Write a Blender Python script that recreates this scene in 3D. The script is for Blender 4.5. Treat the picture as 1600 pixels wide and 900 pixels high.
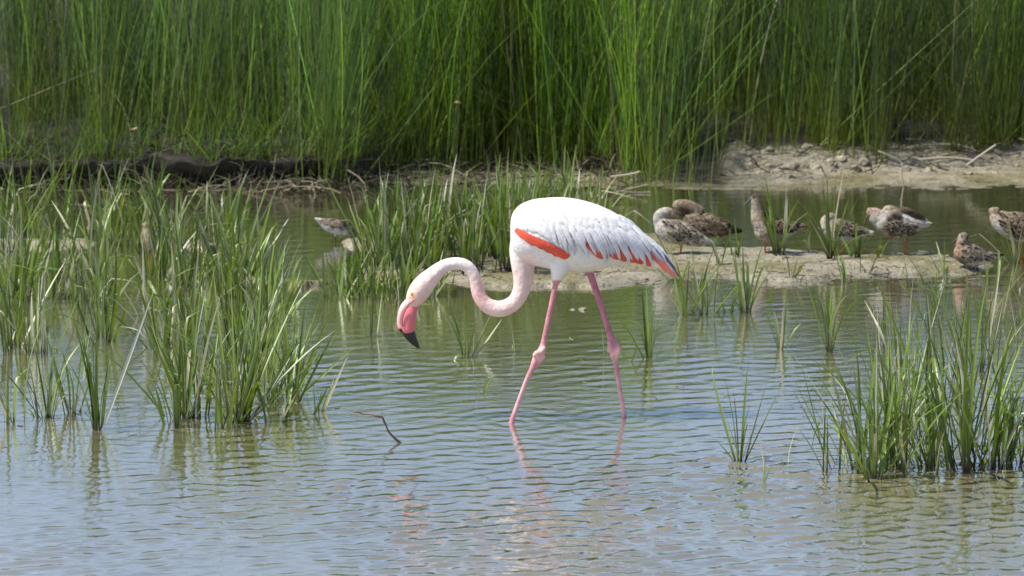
import bpy, bmesh, math, random
import numpy as np
from mathutils import Vector, Matrix
from mathutils.bvhtree import BVHTree
from mathutils import noise as mnoise

for o in list(bpy.data.objects):
    bpy.data.objects.remove(o, do_unlink=True)
scene = bpy.context.scene
col = scene.collection
random.seed(7)
R = np.random.RandomState(11)

# ------------------------------------------------------------------ camera
F = 8000.0                      # focal length in pixels of the 1600 px wide photograph
CAM = Vector((0, -20.0, 4.12))
PITCH = math.radians(10.13)
FW = Vector((0, math.cos(PITCH), -math.sin(PITCH)))
UP = Vector((0, math.sin(PITCH), math.cos(PITCH)))
cd = bpy.data.cameras.new('camera')
cam = bpy.data.objects.new('camera', cd)
col.objects.link(cam)
cam.location = CAM
cam.rotation_euler = (math.pi / 2 - PITCH, 0, 0)
cd.sensor_width = 36.0
cd.lens = 36.0 * F / 1600
cd.clip_start = 0.5
cd.clip_end = 3000
cd.dof.use_dof = True
cd.dof.focus_distance = 20.3
cd.dof.aperture_fstop = 5.6
scene.camera = cam

# ------------------------------------------------------------------ light
TO_SUN = Vector((-0.50, -0.14, 0.85)).normalized()
el = math.asin(TO_SUN.z)
az = math.atan2(TO_SUN.x, TO_SUN.y)
world = bpy.data.worlds.new('World')
scene.world = world
world.use_nodes = True
wn = world.node_tree
bg = wn.nodes['Background']
sky = wn.nodes.new('ShaderNodeTexSky')
sky.sky_type = 'NISHITA'
sky.sun_disc = False
sky.sun_elevation = el
sky.sun_rotation = az
sky.air_density = 1.4
sky.dust_density = 0.5
sky.ozone_density = 3.0
wb = wn.nodes.new('ShaderNodeVectorMath'); wb.operation = 'MULTIPLY'     # the photograph's white balance
wb.inputs[1].default_value = (1.02, 0.955, 1.08)
wn.links.new(sky.outputs[0], wb.inputs[0])
wn.links.new(wb.outputs[0], bg.inputs[0])
bg.inputs[1].default_value = 0.095
sd = bpy.data.lights.new('sun', 'SUN')
sd.energy = 5.0
sd.angle = math.radians(0.5)
sd.color = (1.0, 0.95, 0.85)
sun = bpy.data.objects.new('sun', sd)
col.objects.link(sun)
sun.rotation_euler = TO_SUN.to_track_quat('Z', 'Y').to_euler()
sun.location = (-8, -8, 14)
scene.view_settings.view_transform = 'Standard'
scene.view_settings.look = 'None'
scene.view_settings.exposure = 0.55
scene.view_settings.gamma = 1.0

# ------------------------------------------------------------------ helpers
def ray(px, py):
    return FW + Vector((1, 0, 0)) * ((px - 800) / F) + UP * ((450 - py) / F)

def G(px, py, z=0.0):            # where a viewing ray meets the level z
    d = ray(px, py)
    return CAM + d * ((z - CAM.z) / d.z)

def W(px, py, Y):                # where it meets the upright plane at depth Y
    d = ray(px, py)
    return CAM + d * ((Y - CAM.y) / d.y)

def mpp(Y):                      # metres per photo pixel at depth Y
    return (Y + 20.4) / F

def tag(o, label=None, cat=None, group=None, kind=None):
    if label: o['label'] = label
    if cat: o['category'] = cat
    if group: o['group'] = group
    if kind: o['kind'] = kind
    return o

def empty(name, loc=(0, 0, 0)):
    o = bpy.data.objects.new(name, None)
    o.empty_display_size = 0.1
    o.location = loc
    col.objects.link(o)
    return o

def mesh_obj(name, verts, faces, mat=None, parent=None, smooth=True, colors=None):
    me = bpy.data.meshes.new(name)
    me.from_pydata([tuple(v) for v in verts], [], [tuple(f) for f in faces])
    me.update()
    if smooth:
        me.polygons.foreach_set('use_smooth', [True] * len(me.polygons))
    if colors is not None:
        set_colors(me, colors)
    if mat: me.materials.append(mat)
    o = bpy.data.objects.new(name, me)
    col.objects.link(o)
    if parent:
        o.parent = parent
        o.matrix_parent_inverse = Matrix.Translation(parent.location).inverted()
    return o

def set_colors(me, colors):
    a = me.color_attributes.new('tint', 'FLOAT_COLOR', 'POINT')
    c = np.ones((len(me.vertices), 4), dtype=np.float32)
    c[:, :3] = np.asarray(colors)[:, :3]
    a.data.foreach_set('color', c.ravel())

def np_mesh(name, V, Q, mat, colors=None, smooth=True):     # quads from numpy
    me = bpy.data.meshes.new(name)
    V = np.asarray(V, dtype=np.float32); Q = np.asarray(Q, dtype=np.int32)
    me.vertices.add(len(V)); me.vertices.foreach_set('co', V.ravel())
    me.loops.add(Q.size); me.loops.foreach_set('vertex_index', Q.ravel())
    me.polygons.add(len(Q))
    me.polygons.foreach_set('loop_start', np.arange(0, Q.size, Q.shape[1], dtype=np.int32))
    me.polygons.foreach_set('loop_total', np.full(len(Q), Q.shape[1], dtype=np.int32))
    me.update(calc_edges=True); me.validate()
    if smooth:
        me.polygons.foreach_set('use_smooth', np.ones(len(me.polygons), dtype=bool))
    if colors is not None:
        set_colors(me, colors)
    me.materials.append(mat)
    o = bpy.data.objects.new(name, me)
    col.objects.link(o)
    return o

# ------------------------------------------------------------------ materials
def newmat(name):
    m = bpy.data.materials.new(name)
    m.use_nodes = True
    nt = m.node_tree
    return m, nt, nt.nodes['Principled BSDF']

def N(nt, t, **kw):
    n = nt.nodes.new(t)
    for k, v in kw.items():
        setattr(n, k, v)
    return n

def mixrgb(nt, fac, a, b, blend='MIX'):
    n = nt.nodes.new('ShaderNodeMix'); n.data_type = 'RGBA'; n.blend_type = blend
    for sock, v in ((n.inputs[0], fac), (n.inputs[6], a), (n.inputs[7], b)):
        if isinstance(v, bpy.types.NodeSocket): nt.links.new(v, sock)
        elif isinstance(v, (tuple, list)): sock.default_value = (*v[:3], 1)
        else: sock.default_value = v
    return n.outputs[2]

def ramp(nt, fac, stops):
    n = nt.nodes.new('ShaderNodeValToRGB')
    e = n.color_ramp.elements
    while len(e) < len(stops): e.new(0.5)
    for i, (p, c) in enumerate(stops):
        e[i].position = p; e[i].color = (*c, 1)
    nt.links.new(fac, n.inputs[0])
    return n.outputs[0]

def attr_mat(name, rough=0.6, spec=0.3, noise_amt=0.15, noise_scale=60, bump=0.0, bump_scale=200, sss=0.0, stretch=None):
    m, nt, bs = newmat(name)
    at = N(nt, 'ShaderNodeAttribute', attribute_name='tint')
    tc = N(nt, 'ShaderNodeTexCoord')
    mp = N(nt, 'ShaderNodeMapping')
    if stretch: mp.inputs['Scale'].default_value = stretch
    nt.links.new(tc.outputs['Object'], mp.inputs[0])
    nz = N(nt, 'ShaderNodeTexNoise'); nz.inputs['Scale'].default_value = noise_scale
    nz.inputs['Detail'].default_value = 5
    nt.links.new(mp.outputs[0], nz.inputs['Vector'])
    g = ramp(nt, nz.outputs[0], [(0.3, (1 - noise_amt,) * 3), (0.7, (1, 1, 1))])
    nt.links.new(mixrgb(nt, 1.0, at.outputs[0], g, 'MULTIPLY'), bs.inputs['Base Color'])
    bs.inputs['Roughness'].default_value = rough
    bs.inputs['Specular IOR Level'].default_value = spec
    if sss:
        bs.inputs['Subsurface Weight'].default_value = sss
        bs.inputs['Subsurface Radius'].default_value = (0.02, 0.01, 0.006)
    if bump:
        n2 = N(nt, 'ShaderNodeTexNoise'); n2.inputs['Scale'].default_value = bump_scale
        n2.inputs['Detail'].default_value = 4
        nt.links.new(mp.outputs[0], n2.inputs['Vector'])
        b = N(nt, 'ShaderNodeBump'); b.inputs['Strength'].default_value = bump
        b.inputs['Distance'].default_value = 0.01
        nt.links.new(n2.outputs[0], b.inputs['Height'])
        nt.links.new(b.outputs[0], bs.inputs['Normal'])
    return m

def leafy(nt, bs, color, trans=0.35):
    """principled leaf with light passing through"""
    out = nt.nodes['Material Output']
    tr = N(nt, 'ShaderNodeBsdfTranslucent')
    hs = N(nt, 'ShaderNodeHueSaturation'); hs.inputs['Saturation'].default_value = 1.15
    hs.inputs['Value'].default_value = 1.3
    hs.inputs['Hue'].default_value = 0.485
    nt.links.new(color, hs.inputs['Color'])
    nt.links.new(hs.outputs[0], tr.inputs['Color'])
    mx = N(nt, 'ShaderNodeMixShader'); mx.inputs[0].default_value = trans
    nt.links.new(bs.outputs[0], mx.inputs[1]); nt.links.new(tr.outputs[0], mx.inputs[2])
    nt.links.new(mx.outputs[0], out.inputs['Surface'])

# marsh grass blades: colour picked per blade, muddy foot, paler tips
M_blade, nt, bs = newmat('marsh_grass_blade')
oi = N(nt, 'ShaderNodeObjectInfo')
c = ramp(nt, oi.outputs['Random'], [(0.0, (0.040, 0.080, 0.012)), (0.2, (0.095, 0.175, 0.018)), (0.4, (0.14, 0.225, 0.026)),
                                   (0.58, (0.040, 0.08, 0.022)), (0.72, (0.19, 0.25, 0.045)), (0.84, (0.11, 0.15, 0.06)),
                                   (0.89, (0.33, 0.33, 0.20)), (1.0, (0.42, 0.41, 0.31))])
tc = N(nt, 'ShaderNodeTexCoord'); sx = N(nt, 'ShaderNodeSeparateXYZ')
nt.links.new(tc.outputs['Object'], sx.inputs[0])
nz = N(nt, 'ShaderNodeTexNoise'); nz.inputs['Scale'].default_value = 6; nz.inputs['Detail'].default_value = 4
nt.links.new(tc.outputs['Object'], nz.inputs['Vector'])
c2 = mixrgb(nt, ramp(nt, nz.outputs[0], [(0.45, (0, 0, 0)), (0.8, (0.5, 0.5, 0.5))]), c, (0.20, 0.22, 0.08))
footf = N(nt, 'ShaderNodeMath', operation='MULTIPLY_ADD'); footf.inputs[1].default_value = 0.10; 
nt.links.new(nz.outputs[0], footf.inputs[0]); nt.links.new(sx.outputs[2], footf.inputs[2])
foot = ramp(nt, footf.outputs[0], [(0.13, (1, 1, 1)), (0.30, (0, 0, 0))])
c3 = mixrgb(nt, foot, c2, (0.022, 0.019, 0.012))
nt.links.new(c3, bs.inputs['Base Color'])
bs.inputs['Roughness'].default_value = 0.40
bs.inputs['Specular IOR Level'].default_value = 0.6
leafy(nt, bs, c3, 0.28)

# reeds (colour stored per stem)
M_reed, nt, bs = newmat('reed_stems')
at = N(nt, 'ShaderNodeAttribute', attribute_name='tint')
nt.links.new(at.outputs[0], bs.inputs['Base Color'])
bs.inputs['Roughness'].default_value = 0.45
bs.inputs['Specular IOR Level'].default_value = 0.35
leafy(nt, bs, at.outputs[0], 0.30)

M_dry, nt, bs = newmat('dry_stalk')
oi = N(nt, 'ShaderNodeObjectInfo')
nt.links.new(ramp(nt, oi.outputs['Random'], [(0, (0.42, 0.38, 0.28)), (1, (0.30, 0.26, 0.17))]), bs.inputs['Base Color'])
bs.inputs['Roughness'].default_value = 0.6
M_attr = attr_mat('dead_litter', 0.8, 0.2, 0.3, 30)
M_flam = attr_mat('flamingo_plumage', 0.75, 0.15, 0.12, 28, bump=0.5, bump_scale=55, sss=0.12)
M_feather = attr_mat('flamingo_feather', 0.7, 0.15, 0.16, 20, bump=0.2, bump_scale=80, stretch=(1, 1, 1))
M_bill = attr_mat('flamingo_bill', 0.35, 0.5, 0.08, 80)
M_wader = attr_mat('wader_plumage', 0.8, 0.1, 0.62, 70, bump=0.5, bump_scale=150)
M_eye, nt, bs = newmat('eye'); bs.inputs['Base Color'].default_value = (0.012, 0.010, 0.008, 1); bs.inputs['Roughness'].default_value = 0.1
M_iris, nt, bs = newmat('iris'); bs.inputs['Base Color'].default_value = (0.75, 0.48, 0.06, 1); bs.inputs['Roughness'].default_value = 0.2
M_twig = attr_mat('wet_twig', 0.45, 0.5, 0.4, 60, bump=0.4, bump_scale=90)

# mud
M_mud, nt, bs = newmat('mud')
at = N(nt, 'ShaderNodeAttribute', attribute_name='tint')
ge = N(nt, 'ShaderNodeNewGeometry')
n1 = N(nt, 'ShaderNodeTexNoise'); n1.inputs['Scale'].default_value = 9; n1.inputs['Detail'].default_value = 8; n1.inputs['Roughness'].default_value = 0.75
n2 = N(nt, 'ShaderNodeTexNoise'); n2.inputs['Scale'].default_value = 55; n2.inputs['Detail'].default_value = 5
nt.links.new(ge.outputs['Position'], n1.inputs['Vector']); nt.links.new(ge.outputs['Position'], n2.inputs['Vector'])
a = mixrgb(nt, 1.0, at.outputs[0], ramp(nt, n1.outputs[0], [(0.32, (0.5, 0.52, 0.42)), (0.5, (0.9, 0.9, 0.82)), (0.68, (1.15, 1.12, 1.05))]), 'MULTIPLY')
a = mixrgb(nt, 1.0, a, ramp(nt, n2.outputs[0], [(0.32, (0.42, 0.38, 0.34)), (0.5, (1, 1, 1))]), 'MULTIPLY')
nt.links.new(a, bs.inputs['Base Color'])
sz = N(nt, 'ShaderNodeSeparateXYZ'); nt.links.new(ge.outputs['Position'], sz.inputs[0])
mr = N(nt, 'ShaderNodeMapRange'); mr.inputs[1].default_value = 0.0; mr.inputs[2].default_value = 0.03
mr.inputs[3].default_value = 0.35; mr.inputs[4].default_value = 0.85
nt.links.new(sz.outputs[2], mr.inputs[0]); nt.links.new(mr.outputs[0], bs.inputs['Roughness'])
b = N(nt, 'ShaderNodeBump'); b.inputs['Strength'].default_value = 0.6; b.inputs['Distance'].default_value = 0.012
ad = N(nt, 'ShaderNodeMath', operation='ADD'); nt.links.new(n1.outputs[0], ad.inputs[0]); nt.links.new(n2.outputs[0], ad.inputs[1])
nt.links.new(ad.outputs[0], b.inputs['Height']); nt.links.new(b.outputs[0], bs.inputs['Normal'])

# turbid water: the suspended silt gives its body colour, the surface mirrors
M_water, nt, bs = newmat('turbid_water')
ge = N(nt, 'ShaderNodeNewGeometry')
n1 = N(nt, 'ShaderNodeTexNoise'); n1.inputs['Scale'].default_value = 1.3; n1.inputs['Detail'].default_value = 4
nt.links.new(ge.outputs['Position'], n1.inputs['Vector'])
out = nt.nodes['Material Output']
df = N(nt, 'ShaderNodeBsdfDiffuse')
nt.links.new(ramp(nt, n1.outputs[0], [(0.3, (0.135, 0.119, 0.058)), (0.7, (0.178, 0.158, 0.086))]), df.inputs['Color'])
gs = N(nt, 'ShaderNodeBsdfGlossy'); gs.inputs['Roughness'].default_value = 0.02
gs.inputs['Color'].default_value = (1, 1, 1, 1)
n2 = N(nt, 'ShaderNodeTexNoise'); n2.inputs['Scale'].default_value = 26; n2.inputs['Detail'].default_value = 3
mp = N(nt, 'ShaderNodeMapping'); mp.inputs['Scale'].default_value = (1, 1.5, 1)
nt.links.new(ge.outputs['Position'], mp.inputs[0])
nt.links.new(mp.outputs[0], n2.inputs['Vector'])
b = N(nt, 'ShaderNodeBump'); b.inputs['Strength'].default_value = 0.5; b.inputs['Distance'].default_value = 0.002
nt.links.new(n2.outputs[0], b.inputs['Height']); nt.links.new(b.outputs[0], gs.inputs['Normal'])
fr = N(nt, 'ShaderNodeFresnel'); fr.inputs['IOR'].default_value = 1.36
nt.links.new(b.outputs[0], fr.inputs['Normal'])
mu = N(nt, 'ShaderNodeMath', operation='MULTIPLY'); mu.inputs[1].default_value = 2.4; mu.use_clamp = True
nt.links.new(fr.outputs[0], mu.inputs[0])
ms = N(nt, 'ShaderNodeMixShader')
nt.links.new(mu.outputs[0], ms.inputs[0]); nt.links.new(df.outputs[0], ms.inputs[1]); nt.links.new(gs.outputs[0], ms.inputs[2])
nt.links.new(ms.outputs[0], out.inputs['Surface'])

# ------------------------------------------------------------------ value noise for numpy fields
def vnoise(x, y, seed=0, octaves=4, lac=2.0, gain=0.5):
    out = np.zeros_like(x, dtype=np.float64); amp = 1.0; tot = 0
    for o in range(octaves):
        xi = np.floor(x).astype(np.int64); yi = np.floor(y).astype(np.int64)
        xf = x - xi; yf = y - yi
        u = xf * xf * (3 - 2 * xf); v = yf * yf * (3 - 2 * yf)
        def h(a, b):
            n = (a * 374761393 + b * 668265263 + (seed + o) * 1442695041) & 0x7fffffff
            n = ((n ^ (n >> 13)) * 1274126177) & 0x7fffffff
            return ((n ^ (n >> 16)) & 0xffff) / 65535.0
        r = (h(xi, yi) * (1 - u) + h(xi + 1, yi) * u) * (1 - v) + (h(xi, yi + 1) * (1 - u) + h(xi + 1, yi + 1) * u) * v
        out += amp * r; tot += amp; amp *= gain
        x = x * lac + 13.7; y = y * lac + 7.3
    return out / tot

def sstep(a, b, x):
    t = np.clip((x - a) / (b - a), 0, 1)
    return t * t * (3 - 2 * t)

# ------------------------------------------------------------------ terrain (pond bed, mud islands, reed bank)
def line_y(pts, z=0.0):
    P = [G(px, py, z) for px, py in pts]
    xs = np.array([p.x for p in P]); ys = np.array([p.y for p in P])
    return lambda X: np.interp(X, xs, ys)

water_edge = line_y([(-1200, 298), (0, 300), (380, 294), (560, 291), (640, 286), (950, 291), (1050, 292), (1250, 297), (1600, 292), (2800, 290)])
bank_foot = line_y([(-1200, 294), (0, 294), (380, 288), (560, 286), (650, 262), (900, 264), (985, 284), (1120, 284), (1165, 276), (1300, 278), (1450, 268), (1600, 262), (2800, 255)], 0.0)
ISL = [(1080, 414, 120, 25), (1235, 417, 160, 24), (1400, 412, 165, 17), (975, 433, 95, 13), (880, 436, 100, 10), (1035, 378, 60, 16),
       (745, 430, 125, 14), (605, 436, 55, 13), (770, 395, 150, 30), (860, 360, 100, 22), (560, 385, 30, 5),
       (30, 380, 120, 8), (330, 386, 60, 4), (455, 440, 60, 3.5), (-300, 400, 300, 20), (2000, 400, 260, 30)]
isl = []
for px, py, rx, ry in ISL:
    c0 = G(px, py); k = (c0.y + 20.4) / F
    isl.append((c0.x, c0.y, rx * k, ry * k / math.sin(math.atan(4.12 / (c0.y + 20)))))

def terrain_h(X, Y):
    wx = X + (vnoise(X * 3.1, Y * 3.1, 5) - .5) * 0.22
    wy = Y + (vnoise(X * 3.1, Y * 3.1, 9) - .5) * 0.5
    z = np.full_like(X, -0.16, dtype=np.float64)
    m = np.full_like(X, -9.0, dtype=np.float64)
    for cx, cy, rx, ry in isl:
        m = np.maximum(m, 1 - ((wx - cx) / rx) ** 2 - ((wy - cy) / ry) ** 2)
    z = np.maximum(z, -0.16 + 0.16 * sstep(-1.2, 0.0, m) + 0.022 * sstep(-0.02, 0.5, m))
    we = water_edge(X) + (vnoise(X * 2.3, X * 0 + 3.3, 21) - .5) * 0.22
    bf = np.maximum(bank_foot(X), we + 0.02) + (vnoise(X * 4.1, X * 0 + 1.3, 27) - .5) * 0.16
    s = Y - we
    z = np.maximum(z, -0.16 + 0.16 * sstep(-0.5, 0.0, s) + 0.02 * sstep(-0.01, 0.4, s))
    up = sstep(0, 0.13, Y - bf)
    rough = vnoise(X * 9, Y * 9, 33, 5)
    low_r = 1 - 0.45 * sstep(float(G(1130, 280).x), float(G(1190, 280).x), X)
    low_r = low_r * (1 - .7 * sstep(float(G(960, 280).x), float(G(1000, 280).x), X) * (1 - sstep(float(G(1110, 280).x), float(G(1160, 280).x), X)))
    z = z + low_r * up * (0.085 + 0.075 * (vnoise(X * 1.7, Y * 1.7, 14) - .2)) + low_r * up * (rough - .5) * 0.09
    z += ((vnoise(X * 12, Y * 12, 3) - .5) * 0.016 + (vnoise(X * 40, Y * 40, 8, 2) - .5) * 0.010) * (z > -0.02)
    # beyond the reeds the land rises very gently
    z += np.clip(Y - 12, 0, 400) * 0.004
    return z, up, s

def lines(dense_a, dense_b, step, far, n):
    d = np.arange(dense_a, dense_b + 1e-6, step)
    g = np.geomspace(0.05, far, n)
    return np.concatenate([(dense_a - g)[::-1], d, dense_b + g])

def grid(xs, ys):
    X, Y = np.meshgrid(xs, ys)
    ny, nx = X.shape
    i = np.arange(ny * nx).reshape(ny, nx)
    Q = np.stack([i[:-1, :-1], i[:-1, 1:], i[1:, 1:], i[1:, :-1]], -1).reshape(-1, 4)
    return X, Y, Q

xs = lines(-4.2, 4.2, 0.022, 900, 34)
ys = np.concatenate([-22 - np.geomspace(0.5, 600, 14)[::-1], np.arange(-22, 1.2, 0.4), np.arange(1.4, 7.6, 0.022), 7.6 + np.geomspace(0.05, 1500, 34)])
X, Y, Q = grid(xs, ys)
Z, up, s = terrain_h(X, Y)
UCX = 1 - sstep(float(G(570, 280).x), float(G(680, 280).x), X)
bfy = np.maximum(bank_foot(X), water_edge(X) + .02)
Ysh = Y - UCX * (0.06 + 0.26 * vnoise(X * 5, Z * 9 + Y, 44, 4)) * up * np.exp(-np.clip(Y - bfy - .13, 0, 9) / 0.5) * (Y < 12)
Z = Z + UCX * up * (vnoise(X * 7, Y * 7, 46, 4) - .35) * 0.09 * (Y < 9)
# ground colour: pale silt, olive algae film at the edges, dark humus under the reeds, bank and hollow shade painted in
pn = vnoise(X * 4, Y * 4, 51)
pale = np.array([0.26, 0.235, 0.18]); olive = np.array([0.18, 0.16, 0.085]); humus_shade = np.array([0.022, 0.018, 0.012]); grey = np.array([0.17, 0.155, 0.125])
fo = (sstep(0.42, 0.62, pn))[..., None]
C0 = pale * (1 - fo) + olive * fo
fw = (1 - sstep(0.0, 0.012, Z))[..., None]
C0 = C0 * (1 - 0.5 * fw) + grey * 0.5 * fw
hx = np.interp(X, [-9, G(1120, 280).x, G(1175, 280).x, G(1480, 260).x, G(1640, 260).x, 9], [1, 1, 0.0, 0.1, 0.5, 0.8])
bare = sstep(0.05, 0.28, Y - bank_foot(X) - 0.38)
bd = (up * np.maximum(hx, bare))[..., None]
lf = 1 - sstep(float(G(540, 280).x), float(G(640, 280).x), X)  # left bank: shade under its edge painted near-black over the mud
lf = np.maximum(lf, sstep(float(G(985, 280).x), float(G(1000, 280).x), X) * (1 - sstep(float(G(1110, 280).x), float(G(1150, 280).x), X)) * (Y - water_edge(X) > .12))  # deep shade of the hollow painted into the ground colour
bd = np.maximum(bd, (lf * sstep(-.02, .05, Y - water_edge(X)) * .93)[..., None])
C0 = C0 * (1 - bd) + humus_shade * bd
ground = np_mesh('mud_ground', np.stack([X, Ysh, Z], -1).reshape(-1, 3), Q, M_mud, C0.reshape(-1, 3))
tag(ground, kind='structure')

def gz(x, y):
    z, _, _ = terrain_h(np.array([float(x)]), np.array([float(y)]))
    return float(z[0])

# ------------------------------------------------------------------ water surface with real ripples
xs = np.concatenate([-3.6 - np.geomspace(0.05, 900, 24)[::-1], np.arange(-3.6, 3.6, 0.019), 3.6 + np.geomspace(0.05, 900, 24)])
ys = np.concatenate([-3.0 - np.geomspace(0.05, 600, 24)[::-1], np.arange(-3.0, 6.3, 0.019), [6.5, 7.2, 7.9]])
X, Y, Q = grid(xs, ys)
Zw = np.zeros_like(X)
dmp = sstep(-3.9, -3.2, X) * (1 - sstep(3.2, 3.9, X)) * sstep(-3.4, -2.8, Y)
patch = 0.45 + 1.2 * sstep(.25, .75, vnoise(X * 1.1, Y * 0.7, 61, 3))
calm = 1 - 0.50 * sstep(-0.9, 0.5, Y) - 0.32 * sstep(0.5, 2.0, Y)
for k in range(70):
    lam = R.uniform(0.045, 0.15)
    th = R.normal(math.pi / 2 + 0.15, 0.52)
    ph = R.uniform(0, 6.28)
    amp = 0.0105 * lam / (2 * math.pi) * R.uniform(0.5, 1.4)
    kx, ky = math.cos(th) * 2 * math.pi / lam, math.sin(th) * 2 * math.pi / lam
    Zw += amp * np.sin(kx * X + ky * Y + ph)
# finer cross chop nearer the camera
near = 1 - sstep(-1.2, 0.4, Y)
Zc = np.zeros_like(X)
for k in range(40):
    lam = R.uniform(0.04, 0.11)
    th = R.normal(math.pi / 2, 0.9)
    amp = 0.016 * lam / (2 * math.pi)
    Zc += amp * np.sin((math.cos(th) * X + math.sin(th) * Y) * 2 * math.pi / lam + R.uniform(0, 6.28))
Zw = (Zw * patch * calm + Zc * near * patch)
sg = Zw.std()
Zw = Zw + 0.35 * (Zw ** 2) / (3 * sg) * np.where(Zw > 0, 1, .3)      # crests a little sharper than troughs
# rings spreading from the two wading legs
for px, py in ((799, 660), (976, 655)):
    p = G(px, py); r = np.hypot(X - p.x, Y - p.y)
    Zw += 0.0009 * np.sin(2 * math.pi * (r / 0.085)) * np.exp(-r / 0.28) * sstep(0.0, 0.03, r)
Zw *= dmp
water = np_mesh('water', np.stack([X, Y, Zw], -1).reshape(-1, 3), Q, M_water)
tag(water, kind='structure')

# ------------------------------------------------------------------ reed bed
reed_foot = line_y([(-1400, 276), (0, 272), (200, 268), (400, 272), (480, 280), (560, 270), (640, 256), (950, 256), (985, 276), (1110, 278), (1155, 252), (1400, 252), (1500, 242), (1600, 236), (3000, 230)], 0.07)
NR = 84000
rx = R.uniform(-6.2, 6.2, NR)
dep = R.gamma(1.5, 0.85, NR)                # denser towards the open edge
ry = reed_foot(rx) + 0.02 + dep
clump = 0.5 * vnoise(rx * 4.2, ry * 2.0, 71, 3) + 0.5 * vnoise(rx * 1.5, ry * 0.8, 77, 2)
keep = (clump > 0.50) | (R.rand(NR) < 0.08)
hole = (rx > G(980, 270).x) & (rx < G(1150, 270).x) & (dep < 0.7)
keep &= ~(hole & (R.rand(NR) < 0.72))
rx, ry, dep, clump = rx[keep], ry[keep], dep[keep], clump[keep]
NR = len(rx)
over = (R.rand(NR) < 0.17) & (rx < G(960, 270).x)
ry = np.where(over, bank_foot(rx) + R.uniform(-0.06, 0.22, NR), ry)
rz = np.where(over, np.maximum(terrain_h(rx, ry + .2)[0], .05), terrain_h(rx, ry)[0]) - 0.02
SEG = 6
t = np.linspace(0, 1, SEG + 1)[None, :]
H = (R.uniform(0.95, 1.6, NR) * (0.9 + 0.35 * clump))
short = R.rand(NR) < 0.28
H = np.where(short, R.uniform(0.25, 0.95, NR), H)
H = np.where(over, R.uniform(0.15, 0.5, NR), H)
wid = R.uniform(0.0022, 0.0062, NR) * np.where(R.rand(NR) < .12, 1.7, 1)
leanx = R.normal(0.03, 0.11, NR) + 0.16 * (vnoise(rx * 1.1, ry * 0.7, 81, 2) - .5)
wild = R.rand(NR) < 0.12
leanx = np.where(wild, R.normal(0, 0.45, NR), leanx)
leany = R.normal(-0.04, 0.11, NR)
leanx = np.where(over, R.normal(0.1, .35, NR), leanx)
leany = np.where(over, R.normal(-0.35, .3, NR), leany)
bend = R.gamma(1.2, 0.09, NR); bdir = R.uniform(0, 6.28, NR)
px_ = rx[:, None] + H[:, None] * (leanx[:, None] * t + bend[:, None] * np.cos(bdir)[:, None] * t ** 2.5)
py_ = ry[:, None] + H[:, None] * (leany[:, None] * t + bend[:, None] * np.sin(bdir)[:, None] * t ** 2.5)
pz_ = rz[:, None] + H[:, None] * (t - 0.35 * bend[:, None] * t ** 3) * np.sqrt(np.clip(1 - leanx[:, None] ** 2, .2, 1))
ang = R.uniform(0, math.pi, NR)
ww = wid[:, None] * np.clip(1.02 - t ** 2.2, 0.06, 1) * 0.5
dx = np.cos(ang)[:, None] * ww; dy = np.sin(ang)[:, None] * ww
V = np.stack([np.stack([px_ - dx, py_ - dy, pz_], -1), np.stack([px_ + dx, py_ + dy, pz_], -1)], 2)   # NR, SEG+1, 2, 3
base = (np.arange(NR) * (SEG + 1) * 2)[:, None]
j = np.arange(SEG)[None, :]
a0 = base + j * 2
Q = np.stack([a0, a0 + 1, a0 + 3, a0 + 2], -1).reshape(-1, 4)
pal = np.array([(0.058, 0.115, 0.018), (0.095, 0.165, 0.020), (0.150, 0.220, 0.026), (0.062, 0.12, 0.032), (0.205, 0.265, 0.034), (0.10, 0.155, 0.045)])
zone = vnoise(rx * 0.9, ry * 0.9, 91, 2)
pi_ = np.clip((zone * 6 + R.normal(0, 1.3, NR)), 0, 5.99).astype(int)
zb = 0.45 + 1.15 * sstep(.3, .72, vnoise(rx * 3.4 + 9, ry * 1.8, 99, 3))
cc = zb[:, None] * pal[pi_] * (R.choice([.22, .45, .9, 1.5], NR) * R.uniform(.8, 1.2, NR) * np.where(R.rand(NR) < .08, 1.5, 1))[:, None]
gz_ = sstep(.35, .7, vnoise(rx * .8 + 5, ry * .5, 95, 2)) * .35
gz_ = np.maximum(gz_, sstep(-1.0, -2.4, rx) * .6 if False else (1 - sstep(-2.6, -1.2, rx)) * .3)
cc = cc * (1 - gz_[:, None]) + np.array([.12, .165, .085]) * R.uniform(.5, 1.4, NR)[:, None] * gz_[:, None]
cc = cc * (1 - (.12 + .30 * sstep(float(G(900, 200).x), float(G(1150, 200).x), rx)))[:, None] * np.array([1.22, 1.38, 1.12])
dry = R.rand(NR) < 0.03
cc[dry] = np.array([0.30, 0.27, 0.16]) * R.uniform(0.7, 1.1, dry.sum())[:, None]
C = np.repeat(cc[:, None, :], SEG + 1, 1)
yel = np.array([0.19, 0.215, 0.03])
fb = (np.clip(1 - t / 0.30, 0, 1) * 0.6)[..., None]
C = C * (1 - fb) + yel * fb
C = np.repeat(C[:, :, None, :], 2, 2)
reeds = np_mesh('reed_bed', V.reshape(-1, 3), Q, M_reed, C.reshape(-1, 3))
tag(reeds, 'tall dense green reeds filling the whole far bank behind the pool', 'reeds', kind='stuff')

HOL0, HOL1 = float(G(975, 270).x), float(G(1150, 270).x)
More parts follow.
